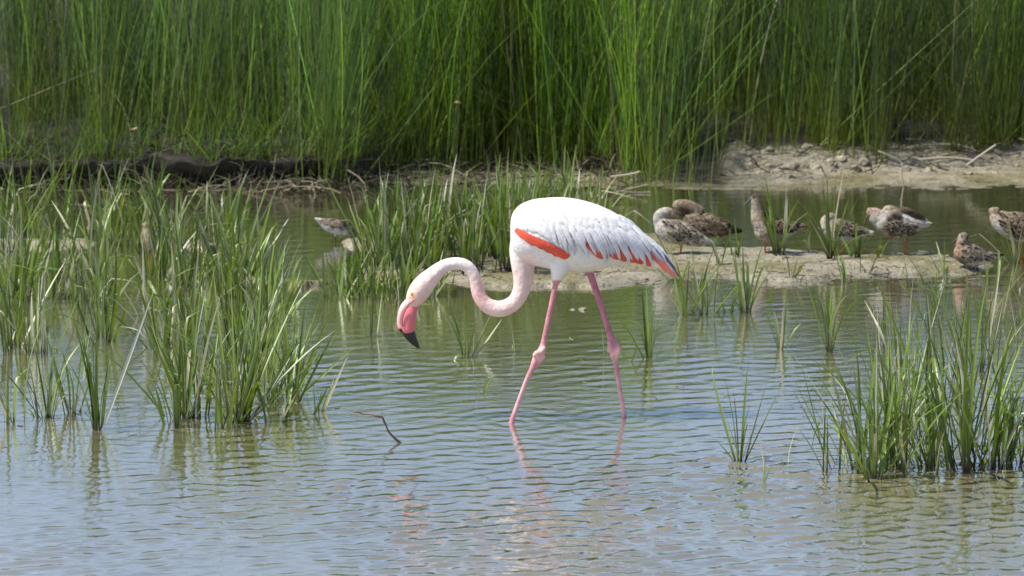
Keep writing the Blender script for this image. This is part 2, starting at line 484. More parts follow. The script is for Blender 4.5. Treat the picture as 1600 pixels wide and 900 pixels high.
# dead stems and litter lying at the foot of the reeds
def litter(name, n, xr, yfun, zlift, length, label, pal, cat='litter', flat=0.25, w=(0.002, 0.005)):
    Vs = []; Qs = []; Cs = []
    for i in range(n):
        x = random.uniform(*xr)
        if name == 'reed_litter' and (HOL0 < x < HOL1 or (x > HOL1 and i % 5)): continue
        y = yfun(x)
        z = max(gz(x, y), 0.0) + random.uniform(*zlift)
        L = random.uniform(*length); a = random.uniform(0, math.pi * 2); e = random.gauss(0.05, flat)
        d = Vector((math.cos(a) * math.cos(e), math.sin(a) * math.cos(e), math.sin(e)))
        s1 = d.cross(Vector((0, 0, 1))).normalized(); s2 = d.cross(s1)
        bnd = Vector((random.gauss(0, .1), random.gauss(0, .1), random.gauss(-0.05, .1))) * L
        r0 = random.uniform(*w)
        b0 = len(Vs); cc = np.array(random.choice(pal)) * random.uniform(.7, 1.15)
        for k in range(5):
            tt = k / 4
            p = Vector((x, y, z)) + d * (L * (tt - .5)) + bnd * (1 - (2 * tt - 1) ** 2)
            for q in range(3):
                an = q * 2.0944
                Vs.append(p + (s1 * math.cos(an) + s2 * math.sin(an)) * r0 * (1 - .5 * tt)); Cs.append(cc)
        for k in range(4):
            for q in range(3):
                Qs.append((b0 + k * 3 + q, b0 + k * 3 + (q + 1) % 3, b0 + k * 3 + 3 + (q + 1) % 3, b0 + k * 3 + 3 + q))
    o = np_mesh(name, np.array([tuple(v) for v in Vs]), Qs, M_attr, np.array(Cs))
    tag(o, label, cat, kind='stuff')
    return o
straw = [(0.24, 0.21, 0.14), (0.12, 0.10, 0.065), (0.07, 0.055, 0.035), (0.04, 0.033, 0.022), (0.05, 0.04, 0.03), (0.33, 0.30, 0.22)]
litter('reed_litter', 2400, (-5.5, 5.5), lambda x: float(reed_foot(np.array([x]))[0]) + random.gauss(0.03, 0.14), (0.0, 0.05), (0.06, 0.34),
       'tangle of dead reed stems along the foot of the green reeds', straw)
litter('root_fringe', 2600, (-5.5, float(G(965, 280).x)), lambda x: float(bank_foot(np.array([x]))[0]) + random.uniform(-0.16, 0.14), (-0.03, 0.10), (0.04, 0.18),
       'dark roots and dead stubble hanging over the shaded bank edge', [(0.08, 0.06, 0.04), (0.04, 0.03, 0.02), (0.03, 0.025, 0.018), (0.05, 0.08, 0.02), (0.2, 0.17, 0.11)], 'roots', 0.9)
litter('island_litter', 420, (float(G(560, 430).x), float(G(1560, 430).x)), lambda x: random.choice([float(G(1000, random.uniform(395, 440)).y), float(G(1000, random.uniform(425, 445)).y)]), (0.0, 0.006), (0.02, 0.10),
       'scattered bits of dead grass lying on the low mud spit', straw, 'litter', 0.15, (0.0015, 0.003))

litter('floating_debris', 260, (-2.3, 2.3), lambda x: random.choice([random.uniform(-.35, .9), random.uniform(-.5, -.05)]) if x < -.9 or x > 1.1 else random.uniform(-1.5, 3.0), (0.001, 0.003), (0.012, 0.07),
       'scraps of dead grass floating on the water around the clumps', [(0.3, 0.27, 0.17), (0.12, 0.10, 0.06), (0.2, 0.2, 0.1)], 'debris', 0.03, (0.001, 0.0025))

# crumbled clods along the pale bank at the right
def clod_mesh(i):
    bm = bmesh.new()
    bmesh.ops.create_icosphere(bm, subdivisions=2, radius=1)
    for v in bm.verts:
        n = mnoise.noise(v.co * 1.1 + Vector((i * 7.3, 0, 0))) * 0.55 + mnoise.noise(v.co * 3 + Vector((i * 3.1, 5, 0))) * 0.25
        v.co *= 1 + n
        v.co.z *= 0.7
    me = bpy.data.meshes.new('clod'); bm.to_mesh(me); bm.free()
    set_colors(me, np.tile(np.array([[0.29, 0.26, 0.20]]) * (0.75 + 0.1 * i), (len(me.vertices), 1)))
    me.materials.append(M_mud)
    return me
clods = [clod_mesh(i) for i in range(5)]
for i in range(210):
    px = random.uniform(1160, 1680)
    f = random.random()
    py = np.interp(px, [1160, 1250, 1320, 1450, 1600], [262, 256, 258, 250, 240]) + random.gauss(0, 9)
    p = G(px, py, 0.08)
    z = gz(p.x, p.y)
    if z < 0.02: continue
    o = bpy.data.objects.new('clod', clods[i % 5]); col.objects.link(o)
    sc = random.choice([0.008, 0.012, 0.018, 0.024, 0.034]) * random.uniform(.8, 1.3)
    o.location = (p.x, p.y, z - sc * 0.15); o.scale = (sc * random.uniform(.9, 1.6), sc, sc)
    o.rotation_euler = (random.uniform(-.4, .4), random.uniform(-.4, .4), random.uniform(0, 6.28))
    o.parent = ground
for i in range(60):
    p = G(random.uniform(960, 1560), random.uniform(396, 440))
    z = gz(p.x, p.y)
    if z < 0.003: continue
    o = bpy.data.objects.new('clod', clods[i % 5]); col.objects.link(o)
    sc = random.uniform(0.004, 0.013)
    o.location = (p.x, p.y, z); o.scale = (sc * 1.4, sc, sc); o.rotation_euler = (0, 0, random.uniform(0, 6.28)); o.parent = ground

# ------------------------------------------------------------------ lofted forms
def loft(secs, n=20, squash=1.0):
    """secs: (point, r_inplane, r_depth). rings lie across the path, which runs in an X-Z plane. closed at both ends"""
    P = [Vector(s[0]) for s in secs]
    V = []; Fc = []
    for i, s in enumerate(secs):
        a = P[max(i - 1, 0)]; b = P[min(i + 1, len(P) - 1)]
        tg = (b - a).normalized()
        side = Vector((0, 1, 0)); side = (side - tg * side.dot(tg)).normalized()
        nn = tg.cross(side).normalized()
        for k in range(n):
            an = 2 * math.pi * k / n
            V.append(P[i] + nn * (math.cos(an) * s[1]) + side * (math.sin(an) * s[2]))
    for i in range(len(secs) - 1):
        for k in range(n):
            a0 = i * n + k; a1 = i * n + (k + 1) % n
            Fc.append((a0, a1, a1 + n, a0 + n))
    V.append(P[0] - (P[1] - P[0]).normalized() * secs[0][1] * 0.5); V.append(P[-1] + (P[-1] - P[-2]).normalized() * secs[-1][1] * 0.5)
    c0, c1 = len(V) - 2, len(V) - 1; m = (len(secs) - 1) * n
    for k in range(n):
        Fc.append((c0, (k + 1) % n, k)); Fc.append((c1, m + k, m + (k + 1) % n))
    return V, Fc

def resample(pts, step):
    """Catmull-Rom through tuples of numbers"""
    A = np.array(pts, dtype=float)
    out = []
    for i in range(len(A) - 1):
        p0 = A[max(i - 1, 0)]; p1 = A[i]; p2 = A[i + 1]; p3 = A[min(i + 2, len(A) - 1)]
        d = np.hypot(*(p2 - p1)[:2]); n = max(1, int(round(d / step)))
        for k in range(n):
            t = k / n
            out.append(0.5 * ((2 * p1) + (-p0 + p2) * t + (2 * p0 - 5 * p1 + 4 * p2 - p3) * t * t + (-p0 + 3 * p1 - 3 * p2 + p3) * t ** 3))
    out.append(A[-1])
    return out

def px_tube(pts, Y, n=20, dep=1.0, step=4):
    """pts (px, py, r_px[, Y offset m]) -> closed tube"""
    pts = [(*p, 0.0) if len(p) == 3 else p for p in pts]
    secs = []
    for q in resample(pts, step):
        yy = Y + q[3]; k = mpp(yy)
        secs.append((W(q[0], q[1], yy), max(q[2], .3) * k, max(q[2], .3) * k * dep))
    return loft(secs, n)

def px_body(stations, Y, n=28, step=5):
    """stations (px, top, bottom, half width m): upright rings"""
    secs_V = []; Fc = []
    rs = resample(stations, step)
    for q in rs:
        a = W(q[0], q[1], Y); b = W(q[0], q[2], Y)
        c0 = (a + b) / 2; r = (a - b).length / 2
        for k in range(n):
            an = 2 * math.pi * k / n
            secs_V.append(Vector((c0.x, Y + math.sin(an) * q[3], c0.z + math.cos(an) * r)))
    for i in range(len(rs) - 1):
        for k in range(n):
            a0 = i * n + k; a1 = i * n + (k + 1) % n
            Fc.append((a0, a0 + n, a1 + n, a1))
    Fc.append(tuple(range(n))); Fc.append(tuple(range((len(rs) - 1) * n, len(rs) * n))[::-1])
    return secs_V, Fc

def merged(name, shapes, voxel, mat, parent, colorf, smooth=8):
    V = []; Fc = []
    for v, f in shapes:
        b = len(V); V += v; Fc += [tuple(i + b for i in q) for q in f]
    me = bpy.data.meshes.new('tmp'); me.from_pydata([tuple(v) for v in V], [], Fc)
    bm = bmesh.new(); bm.from_mesh(me); bmesh.ops.recalc_face_normals(bm, faces=bm.faces); bm.to_mesh(me); bm.free()
    t = bpy.data.objects.new('tmp', me); col.objects.link(t)
    m = t.modifiers.new('r', 'REMESH'); m.mode = 'VOXEL'; m.voxel_size = voxel
    s_ = t.modifiers.new('s', 'SMOOTH'); s_.iterations = smooth; s_.factor = 0.5
    dg = bpy.context.evaluated_depsgraph_get(); dg.update()
    out = bpy.data.meshes.new_from_object(t.evaluated_get(dg))
    bpy.data.objects.remove(t, do_unlink=True)
    out.name = name
    out.polygons.foreach_set('use_smooth', [True] * len(out.polygons))
    co = np.empty(len(out.vertices) * 3); out.vertices.foreach_get('co', co); co = co.reshape(-1, 3)
    PX = project(co)
    set_colors(out, colorf(PX[:, 0], PX[:, 1], co))
    out.materials.clear(); out.materials.append(mat)
    o = bpy.data.objects.new(name, out); col.objects.link(o)
    bvh = BVHTree.FromPolygons([tuple(c) for c in co], [tuple(p.vertices) for p in out.polygons])
    o.parent = parent
    o.matrix_parent_inverse = Matrix.Translation(parent.location).inverted()
    return o, bvh

def project(co):                 # world -> side-view coordinates in photo units (used to say where a colour patch sits)
    rel = co - np.array(CAM)
    d = rel @ np.array(FW)
    return np.stack([800 + F * rel[:, 0] / d, 450 - F * (rel @ np.array(UP)) / d], -1)

def anchors(A, power=3.0):
    """colour patches (px, py, radius, colour) blended over the coat"""
    P = np.array([a[:3] for a in A], dtype=float); Cc = np.array([a[3] for a in A])
    def f(px, py, co):
        w = []
        for p in P:
            w.append(1.0 / (((px - p[0]) ** 2 + (py - p[1]) ** 2) / p[2] ** 2 + 0.02) ** (power / 2))
        w = np.stack(w, -1)
        w /= w.sum(-1, keepdims=True)
        return w @ Cc
    return f

def drape(path, width, Y, bvh, proud=0.002, nseg=9, taper='feather', col_root=(1, 1, 1), col_tip=None, fringe=None, side=-1, lift=0.0, settle=0.0):
    """a feather following the body's surface: path of (px,py), width px"""
    pts = resample([(p[0], p[1]) for p in path], 1e9) if False else path
    A = np.array(path, float)
    # arc parameter
    seg = np.hypot(*np.diff(A, axis=0).T); cum = np.concatenate([[0], np.cumsum(seg)]); cum /= cum[-1]
    V = []; C_ = []; Fc = []
    cols_n = 5
    for i in range(nseg + 1):
        t = i / nseg
        x = np.interp(t, cum, A[:, 0]); y = np.interp(t, cum, A[:, 1])
        x2 = np.interp(min(t + .06, 1), cum, A[:, 0]); y2 = np.interp(min(t + .06, 1), cum, A[:, 1])
        x1 = np.interp(max(t - .06, 0), cum, A[:, 0]); y1 = np.interp(max(t - .06, 0), cum, A[:, 1])
        L = math.hypot(x2 - x1, y2 - y1) + 1e-6
        nx, ny = -(y2 - y1) / L, (x2 - x1) / L
        w = width * (0.5 + 0.9 * t - 0.15 * t * t) * (1 - t ** 4 * 0.94) if taper == 'feather' else width * math.sin(math.pi * min(t * .85 + .12, 1)) ** .8
        for c_ in range(cols_n):
            u = (c_ / (cols_n - 1)) * 2 - 1
            qx, qy = x + nx * u * w / 2, y + ny * u * w / 2
            d_ = ray(qx, qy).normalized()
            hit = bvh.ray_cast(CAM, d_)
            off = proud * min(1.0, t * 2.2 + .12) * (1 - settle * t * t) - .0006 + lift * t * t + (1 - u * u) * 0.0010
            if hit[0] is None:
                q = W(qx, qy, Y); nr = bvh.find_nearest(q)
                hit = (q.lerp(nr[0], .25), Vector((0, side, 0)))
            V.append(hit[0] + hit[1] * off)
            c0 = np.array(col_root); c1 = np.array(col_tip if col_tip is not None else col_root)
            cc = c0 * (1 - t) + c1 * t
            if fringe is not None and (abs(u) > .9 or t > .93): cc = np.array(fringe)
            if abs(u) < .1: cc = cc * 0.9
            C_.append(cc)
    for i in range(nseg):
        for c_ in range(cols_n - 1):
            a0 = i * cols_n + c_
            Fc.append((a0, a0 + 1, a0 + 1 + cols_n, a0 + cols_n))
    return V, Fc, C_

def local_part(name, V, Fc, C_, mat, parent):
    # geometry given in world coordinates, origin at the thing's base
    return mesh_obj(name, V, Fc, mat, parent, True, C_)

# ------------------------------------------------------------------ the flamingo
FY = 0.06
froot = empty('flamingo', G(885, 657))
tag(froot, 'white and pink flamingo wading with its neck curved down over the water', 'flamingo')
body = px_body([(797.5, 350, 372, .012), (800, 336, 392, .045), (806, 326, 401, .068), (816, 318, 408, .088), (832, 312, 414, .104), (850, 309.5, 418, .116), (880, 308.5, 423, .124),
                (910, 313, 425, .122), (940, 322.5, 420, .110), (970, 338, 413, .088), (1000, 360, 411, .058), (1024, 380, 417, .034), (1042, 398, 425, .018), (1054, 414, 431, .008)], FY)
neck = px_tube([(822, 365, 22), (817, 390, 21), (817, 410, 19), (817.5, 432, 16), (815, 452, 13.5), (806, 470, 12.5), (792, 480, 12.8), (776, 482.5, 13), (760, 476, 12), (748.5, 461, 10.6),
                (743, 440, 9.6), (737, 424, 9.6), (727, 414.5, 9.6), (713, 411.8, 9.9), (699, 414, 10.2), (688, 420, 11.2), (677, 430, 13.6), (666, 441, 16), (657, 452, 17), (650, 463, 15.5), (645, 472, 12), (642, 479, 8)], FY, 20, 0.86)
thigh = px_tube([(878, 405, 20, -.05), (874, 420, 15, -.055), (871, 430, 10.5, -.055), (869.5, 438, 7.6, -.055), (869, 442, 6, -.055)], FY, 18)
def slim(pts, f): return [(x, y, r * (f if r < 7.6 else .84), d) for x, y, r, d in pts]
leg1 = px_tube(slim([(870, 432, 5.2, -.055), (866, 455, 5.6, -.055), (858.5, 490, 5.3, -.055), (852, 522, 5.6, -.055), (849, 538, 6.2, -.055), (846.5, 547, 7.6, -.055), (842, 556, 8.2, -.057), (837, 564, 7.61, -.057), (832.5, 573, 5.8, -.057),
                (822, 596, 4.8, -.058), (813, 620, 4.7, -.058), (804, 645, 5.0, -.058), (799, 661, 5.8, -.058), (795, 675, 6, -.058), (791, 690, 5, -.058)], .78), FY, 14, 0.85, 3)
leg2 = px_tube(slim([(914, 408, 12, .055), (919, 420, 9, .055), (923, 430, 7.5, .055), (930, 450, 6.6, .055), (940, 480, 6.0, .055), (948, 506, 5.8, .055), (953.0, 522, 6.4, .055), (956.5, 534, 8.0, .055), (959, 546, 8.1, .055), (960, 556, 7.61, .055), (962, 567, 5.4, .055),
                (967, 600, 4.8, .055), (972, 630, 4.6, .055), (975.5, 652, 5.2, .055), (978, 668, 5.4, .055), (980, 685, 5, .055)], .80), FY, 14, 0.85, 3)
knob1 = px_tube([(834, 557, 3, -.068), (838, 552, 4.2, -.070), (846, 549, 4.4, -.070), (851, 543, 3, -.068)], FY, 10)
knob1b = px_tube([(849, 556, 4.4, -.058), (843, 566, 3.6, -.058), (838, 574, 2.5, -.058)], FY, 10)
knob2 = px_tube([(951, 532, 3.5, .042), (954, 540, 4.5, .040), (952, 550, 4, .042)], FY, 10)
knob2b = px_tube([(965, 535, 3.5, .05), (966.5, 546, 4.4, .05), (963, 556, 3.4, .05)], FY, 10)
WHITE = np.array([0.69, 0.67, 0.655]); BLUSH = np.array([0.72, 0.52, 0.47]); PINKN = np.array([0.68, 0.38, 0.36]); LEG = np.array([0.52, 0.22, 0.26]); LEGD = np.array([0.38, 0.13, 0.20])
ORA = np.array([0.80, 0.40, 0.26])
def flam_color(px, py, co):
    n = len(px)
    z = vnoise(px * .12, py * .12, 5, 3)
    c = np.tile(WHITE, (n, 1))
    # neck: pinker towards the low bend
    nk = ((px < 834) & (py > 395)) | (px < 795)
    f = np.clip((py - 385) / 60, 0, 1) * nk
    f2 = np.clip(f * (0.45 + .8 * z), 0, 1)
    c = c * (1 - f2[:, None]) + BLUSH * f2[:, None]
    d = np.exp(-(((px - 752) / 14) ** 2 + ((py - 462) / 22) ** 2)) * 0.85
    d = np.maximum(d, np.exp(-(((px - 826) / 12) ** 2 + ((py - 420) / 22) ** 2)) * 0.55)
    d = np.maximum(d, np.exp(-(((px - 660) / 8) ** 2 + ((py - 470) / 12) ** 2)) * 0.45)
    c = c * (1 - d[:, None]) + PINKN * d[:, None]
    # warm bare skin between eye and bill
    d = np.exp(-(((px - 645) / 5) ** 2 + ((py - 466) / 7) ** 2)) * 0.9 * (px < 672)
    c = c * (1 - d[:, None]) + ORA * d[:, None]
    # flank faintly cream at the belly
    d = np.exp(-(((px - 920) / 45) ** 2 + ((py - 422) / 7) ** 2)) * 0.4
    c = c * (1 - d[:, None]) + np.array([.74, .68, .56]) * d[:, None]
    # legs
    l = sstep(436, 440, py) * ((px > 836) | (py > 545)) * (px > 780)
    l2 = sstep(423, 427, py) * (px > 912)
    l = np.maximum(l, l2)
    kn = np.exp(-(((py - 553) / 14) ** 2))
    lc = LEG * (1 - kn[:, None]) + np.array([.76, .42, .41]) * kn[:, None]
    lowf = sstep(575, 600, py)[:, None] * (1 - sstep(640, 655, py))[:, None]
    lc = lc * (1 - .55 * lowf) + np.array([.72, .47, .47]) * .55 * lowf
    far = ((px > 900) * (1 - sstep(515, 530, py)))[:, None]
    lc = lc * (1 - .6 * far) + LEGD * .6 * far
    lc = lc * (0.85 + .3 * z[:, None])
    blot = vnoise(px * .35, py * .09, 15, 3)
    lc = lc * (0.8 + .4 * blot[:, None])
    c = c * (1 - l[:, None]) + lc * l[:, None]
    return c
fbody, fbvh = merged('body', [body, neck, thigh, leg1, leg2, knob1, knob1b, knob2, knob2b], 0.0032, M_flam, froot, flam_color, 5)

# bill
def tinted(shape, fn, name, mat, parent):
    V, Fc = shape
    co = np.array([tuple(v) for v in V]); P = project(co)
    return local_part(name, V, Fc, fn(P[:, 0], P[:, 1]), mat, parent)
PB = np.array([.62, .15, .17]); PL = np.array([.80, .52, .50]); BK = np.array([.018, .016, .018])
tinted(px_tube([(645, 470, 8), (637, 475, 7.5), (630, 483, 6.2), (626, 493, 4.8), (624.5, 503, 4.2), (626, 511, 4.6), (630, 518, 4)], FY, 14, .95, 2),
       lambda x, y: np.where((y > 514)[:, None], BK, PL * (1 - np.clip((y - 480) / 60, 0, .6))[:, None] + PB * np.clip((y - 480) / 60, 0, .6)[:, None]), 'upper_bill', M_bill, froot)
tinted(px_tube([(650, 474, 6), (645, 480, 8.4), (641, 489, 10.6), (638.5, 499, 11.6), (638, 508, 11.0), (638.5, 516, 10), (639, 519, 8)], FY - 0.003, 16, .8, 2),
       lambda x, y: np.tile(PB, (len(x), 1)), 'lower_bill', M_bill, froot)
tinted(px_tube([(637, 516, 9.6), (639, 520, 9.8), (642.5, 527, 8.2), (647, 534, 6), (651.5, 540, 3.6), (654.5, 544, 1.2)], FY, 14, .7, 2),
       lambda x, y: np.tile(BK, (len(x), 1)), 'bill_tip', M_bill, froot)
# dark gape line between the two halves
tinted(px_tube([(647, 469, 1.0, -.030), (640, 474, 1.1, -.033), (634.5, 482, 1.1, -.031), (630.5, 491, 1.1, -.028), (628.5, 501, 1.0, -.025), (629, 510, 1.0, -.022)], FY, 8, 1, 3),
       lambda x, y: np.tile(np.array([.30, .10, .10]), (len(x), 1)), 'gape', M_bill, froot)
# eye
def ball(name, c, r, mat, parent, sc=(1, 1, 1)):
    bm = bmesh.new(); bmesh.ops.create_uvsphere(bm, u_segments=14, v_segments=10, radius=r)
    for v in bm.verts: v.co = Vector((v.co.x * sc[0], v.co.y * sc[1], v.co.z * sc[2])) + c
    me = bpy.data.meshes.new(name); bm.to_mesh(me); bm.free()
    me.polygons.foreach_set('use_smooth', [True] * len(me.polygons)); me.materials.append(mat)
    o = bpy.data.objects.new(name, me); col.objects.link(o); o.parent = parent
    o.matrix_parent_inverse = Matrix.Translation(parent.location if parent.parent is None else parent.parent.location).inverted()
    return o
def surf(px, py, Y, bvh, side=-1):
    h = bvh.ray_cast(CAM, ray(px, py).normalized())
    return h[0] if h[0] is not None else W(px, py, Y)
e = surf(644, 459, FY, fbvh)
eye = ball('eye', e + Vector((0, .0015, 0)), .0072, M_iris, froot, (1.2, .7, .9))
ball('pupil', e + Vector((-.001, -.0028, .0005)), .0028, M_eye, froot)

# feathers: each one a part
def feather(path, w, c0, c1=None, proud=.003, lift=.004, name='feather', mat=M_feather, settle=0.0):
    V, Fc, C_ = drape(path, w, FY, fbvh, proud, 9, 'feather', c0, c1, None, -1, lift, settle)
    return local_part(name, V, Fc, C_, mat, froot)
RED = (0.60, 0.11, 0.07); ROSE = (0.76, 0.22, 0.19); GRYL = (0.50, 0.50, 0.55); WH = (0.67, 0.66, 0.655); DK = (0.09, 0.08, 0.11)
rf = random.Random(3)
# the red shoulder streak
streak = [(808, 358), (815, 362), (822, 366), (829, 369), (836, 371), (843, 374), (850, 377), (857, 381), (864, 385), (871, 389)]
for i, (x, y) in enumerate(streak):
    y += 1.5
    L = (25 + 2.4 * min(i, 5)) * (1 if i < 6 else .62)
    feather([(x - 3, y - 1), (x + L * .45, y + L * .25 + 2), (x + L * .85, y + L * .36 + rf.uniform(-1, 2) + (4 if i < 5 else -1))], 12 + rf.uniform(0, 3), RED, (0.66, .09, .05), .0032 + .0003 * i, .001)
for i, (x, y) in enumerate([(820, 368), (834, 374), (846, 380), (858, 386)]):
    feather([(x - 2, y + 3), (x + 13, y + 12), (x + 22, y + 13 - i * 2.2)], 9, RED, (.55, .07, .05), .0030, .001)
# red and rose secondaries beneath the white cloak
for x0, y0, x1, y1, w, c0 in [(915, 380, 940, 402, 9, RED), (945, 380, 962, 403, 10, RED), (955, 382, 976, 406, 11, RED), (965, 383, 990, 407, 11, RED),
                              (978, 384, 1003, 411, 12, (.6, .08, .07)), (990, 380, 1016, 413, 12, RED), (948, 378, 968, 402, 9, ROSE)]:
    feather([(x0, y0), ((x0 + x1) / 2 + 1, (y0 + y1) / 2 - 1), (x1 + 1, y1 + 1)], w * 1.4, c0, c0, .0066, .002)
for x0, y0, x1, y1, w in [(926, 394, 950, 402, 8), (948, 395, 984, 405, 10), (972, 396, 1016, 409, 12), (935, 390, 975, 401, 10)]:
    feather([(x0, y0), ((x0 + x1) / 2, (y0 + y1) / 2 + 1), (x1, y1)], w, RED, (.62, .10, .07), .0030, .001)
# tail and folded wing tip
for x0, y0, x1, y1, w, c0, c1, pr in [(998, 372, 1061, 436, 6, DK, DK, .002), (992, 366, 1064, 432, 5, DK, DK, .003), (1000, 384, 1050, 430, 11, RED, ROSE, .004), (1002, 380, 1057, 435, 10, ROSE, ROSE, .005),
                                      (1004, 376, 1062, 438, 8, (.74, .20, .18), ROSE, .006), (1003, 372, 1063, 436, 6, (.72, .5, .5), WH, .007), (1000, 368, 1058, 426, 6, WH, WH, .008),
                                      (1003, 369, 1064, 434, 4.5, DK, (.16, .14, .18), .013), (1012, 381, 1066, 437, 3.2, (.25, .15, .17), DK, .0125), (996, 362, 1050, 415, 8, WH, WH, .009), (990, 358, 1040, 402, 10, WH, WH, .010)]:
    feather([(x0, y0), (x0 * .5 + x1 * .5 + 3, y0 * .5 + y1 * .5 - 1.5), (x1, y1)], w, c0, c1, pr * .7, .002)
for k in range(15):      # white feather tips that break up the upper edge of the red
    x = 812 + k * 5.2 + rf.uniform(-1.5, 1.5); y = float(np.interp(x, [808, 835, 860, 890], [352, 362, 373, 388]))
    feather([(x - 7, y - 11), (x + 1, y - 5), (x + 9 + rf.uniform(-2, 3), y + 3 + rf.uniform(-3, 4))], 6 + rf.uniform(-1, 2), WH, WH, .0050, .0, settle=.3)
# white cloak of long drooping feathers, in courses from the bottom up
low = lambda x: float(np.interp(x, [812, 835, 860, 885, 905, 925, 950, 985, 1012, 1040], [352, 364, 377, 394, 400, 399, 401, 403, 406, 409]))
def course(n, xa, xb, ya, yb, L, w, dirx, droop, g0, proud, wv=2.0, tipc=GRYL, lift=.003, settle=0.0):
    for k in range(n):
        f = k / (n - 1)
        x0 = xa + f * (xb - xa) + rf.uniform(-3, 3); y0 = ya + f * (yb - ya) + rf.uniform(-3, 3)
        l = L * rf.uniform(.75, 1.25)
        dx = l * (dirx + .22 * f); dy = l * droop
        x1 = x0 + dx; y1 = min(y0 + dy, low(x0 + dx) - rf.choice([0, 0, 2, 6, 10, 14]) * (1 if x0 + dx > 890 else .15))
        g = min(1, max(0, g0 + rf.uniform(-.35, .35)))
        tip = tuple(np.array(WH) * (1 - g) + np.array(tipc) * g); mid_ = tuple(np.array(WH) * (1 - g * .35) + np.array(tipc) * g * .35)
        bow = rf.uniform(1, 5)
        feather([(x0, y0), (x0 + dx * .36 + bow, y0 + (y1 - y0) * .33), (x0 + dx * .72 + bow * .7, y0 + (y1 - y0) * .72), (x1, y1)], w + rf.uniform(-wv, wv), mid_, tip, proud + rf.uniform(0, .0012), lift, settle=settle)
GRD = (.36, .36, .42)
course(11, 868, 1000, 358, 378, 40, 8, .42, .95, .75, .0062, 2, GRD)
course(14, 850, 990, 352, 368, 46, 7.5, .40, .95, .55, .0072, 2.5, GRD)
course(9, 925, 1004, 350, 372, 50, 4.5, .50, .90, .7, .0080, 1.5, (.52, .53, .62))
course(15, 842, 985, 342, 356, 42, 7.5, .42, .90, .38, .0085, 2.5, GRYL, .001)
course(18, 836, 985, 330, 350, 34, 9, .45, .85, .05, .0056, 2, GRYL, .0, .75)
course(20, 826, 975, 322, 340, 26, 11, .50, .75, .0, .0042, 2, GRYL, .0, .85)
for x0, y0, x1, y1, w in [(884, 352, 919, 402, 8), (912, 350, 947, 411, 9), (936, 352, 968, 404, 8), (944, 350, 984, 411, 9), (962, 356, 1010, 412, 9), (972, 360, 1020, 412, 7)]:
    dx, dy = x1 - x0, y1 - y0
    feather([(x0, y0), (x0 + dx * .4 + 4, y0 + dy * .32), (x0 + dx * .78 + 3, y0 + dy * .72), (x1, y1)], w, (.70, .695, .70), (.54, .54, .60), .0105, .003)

# ------------------------------------------------------------------ waders
def plumage(parent, bvh, Y, spots, cd_, cf, w, name='plumage', L=9, direction=(1, .35)):
    V = []; Fc = []; C_ = []
    for x, y in spots:
        a = math.atan2(direction[1], direction[0]) + rf.gauss(0, .22)
        l = L * rf.uniform(.8, 1.3)
        v, f, c_ = drape([(x, y), (x + l * .5 * math.cos(a), y + l * .5 * math.sin(a) + .3), (x + l * math.cos(a), y + l * math.sin(a) + 1)], w * rf.uniform(.8, 1.2), Y, bvh, .0012, 4, 'feather',
                        np.array(rf.choice(cd_)), None, cf, -1, .002)
        b = len(V); V += v; C_ += c_; Fc += [tuple(i + b for i in q) for q in f]
    o = local_part(name, V, Fc, C_, M_wader, parent)
    tag(o, kind='stuff')
    return o

def region(poly, n):
    xs_ = [p[0] for p in poly]; ys_ = [p[1] for p in poly]; out = []
    while len(out) < n:
        x = rf.uniform(min(xs_), max(xs_)); y = rf.uniform(min(ys_), max(ys_)); ins = False
        for i in range(len(poly)):
            (x1, y1), (x2, y2) = poly[i], poly[i - 1]
            if (y1 > y) != (y2 > y) and x < (x2 - x1) * (y - y1) / (y2 - y1) + x1: ins = not ins
        if ins: out.append((x, y))
    return sorted(out, key=lambda p: -p[0])

BR = (.115, .085, .055); DB = (.025, .018, .013); TAN = (.26, .20, .135); CR = (.46, .395, .30); WT = (.58, .54, .48); SAND = (.34, .27, .185); GRB = (.20, .17, .135); ORL = (.66, .20, .05)

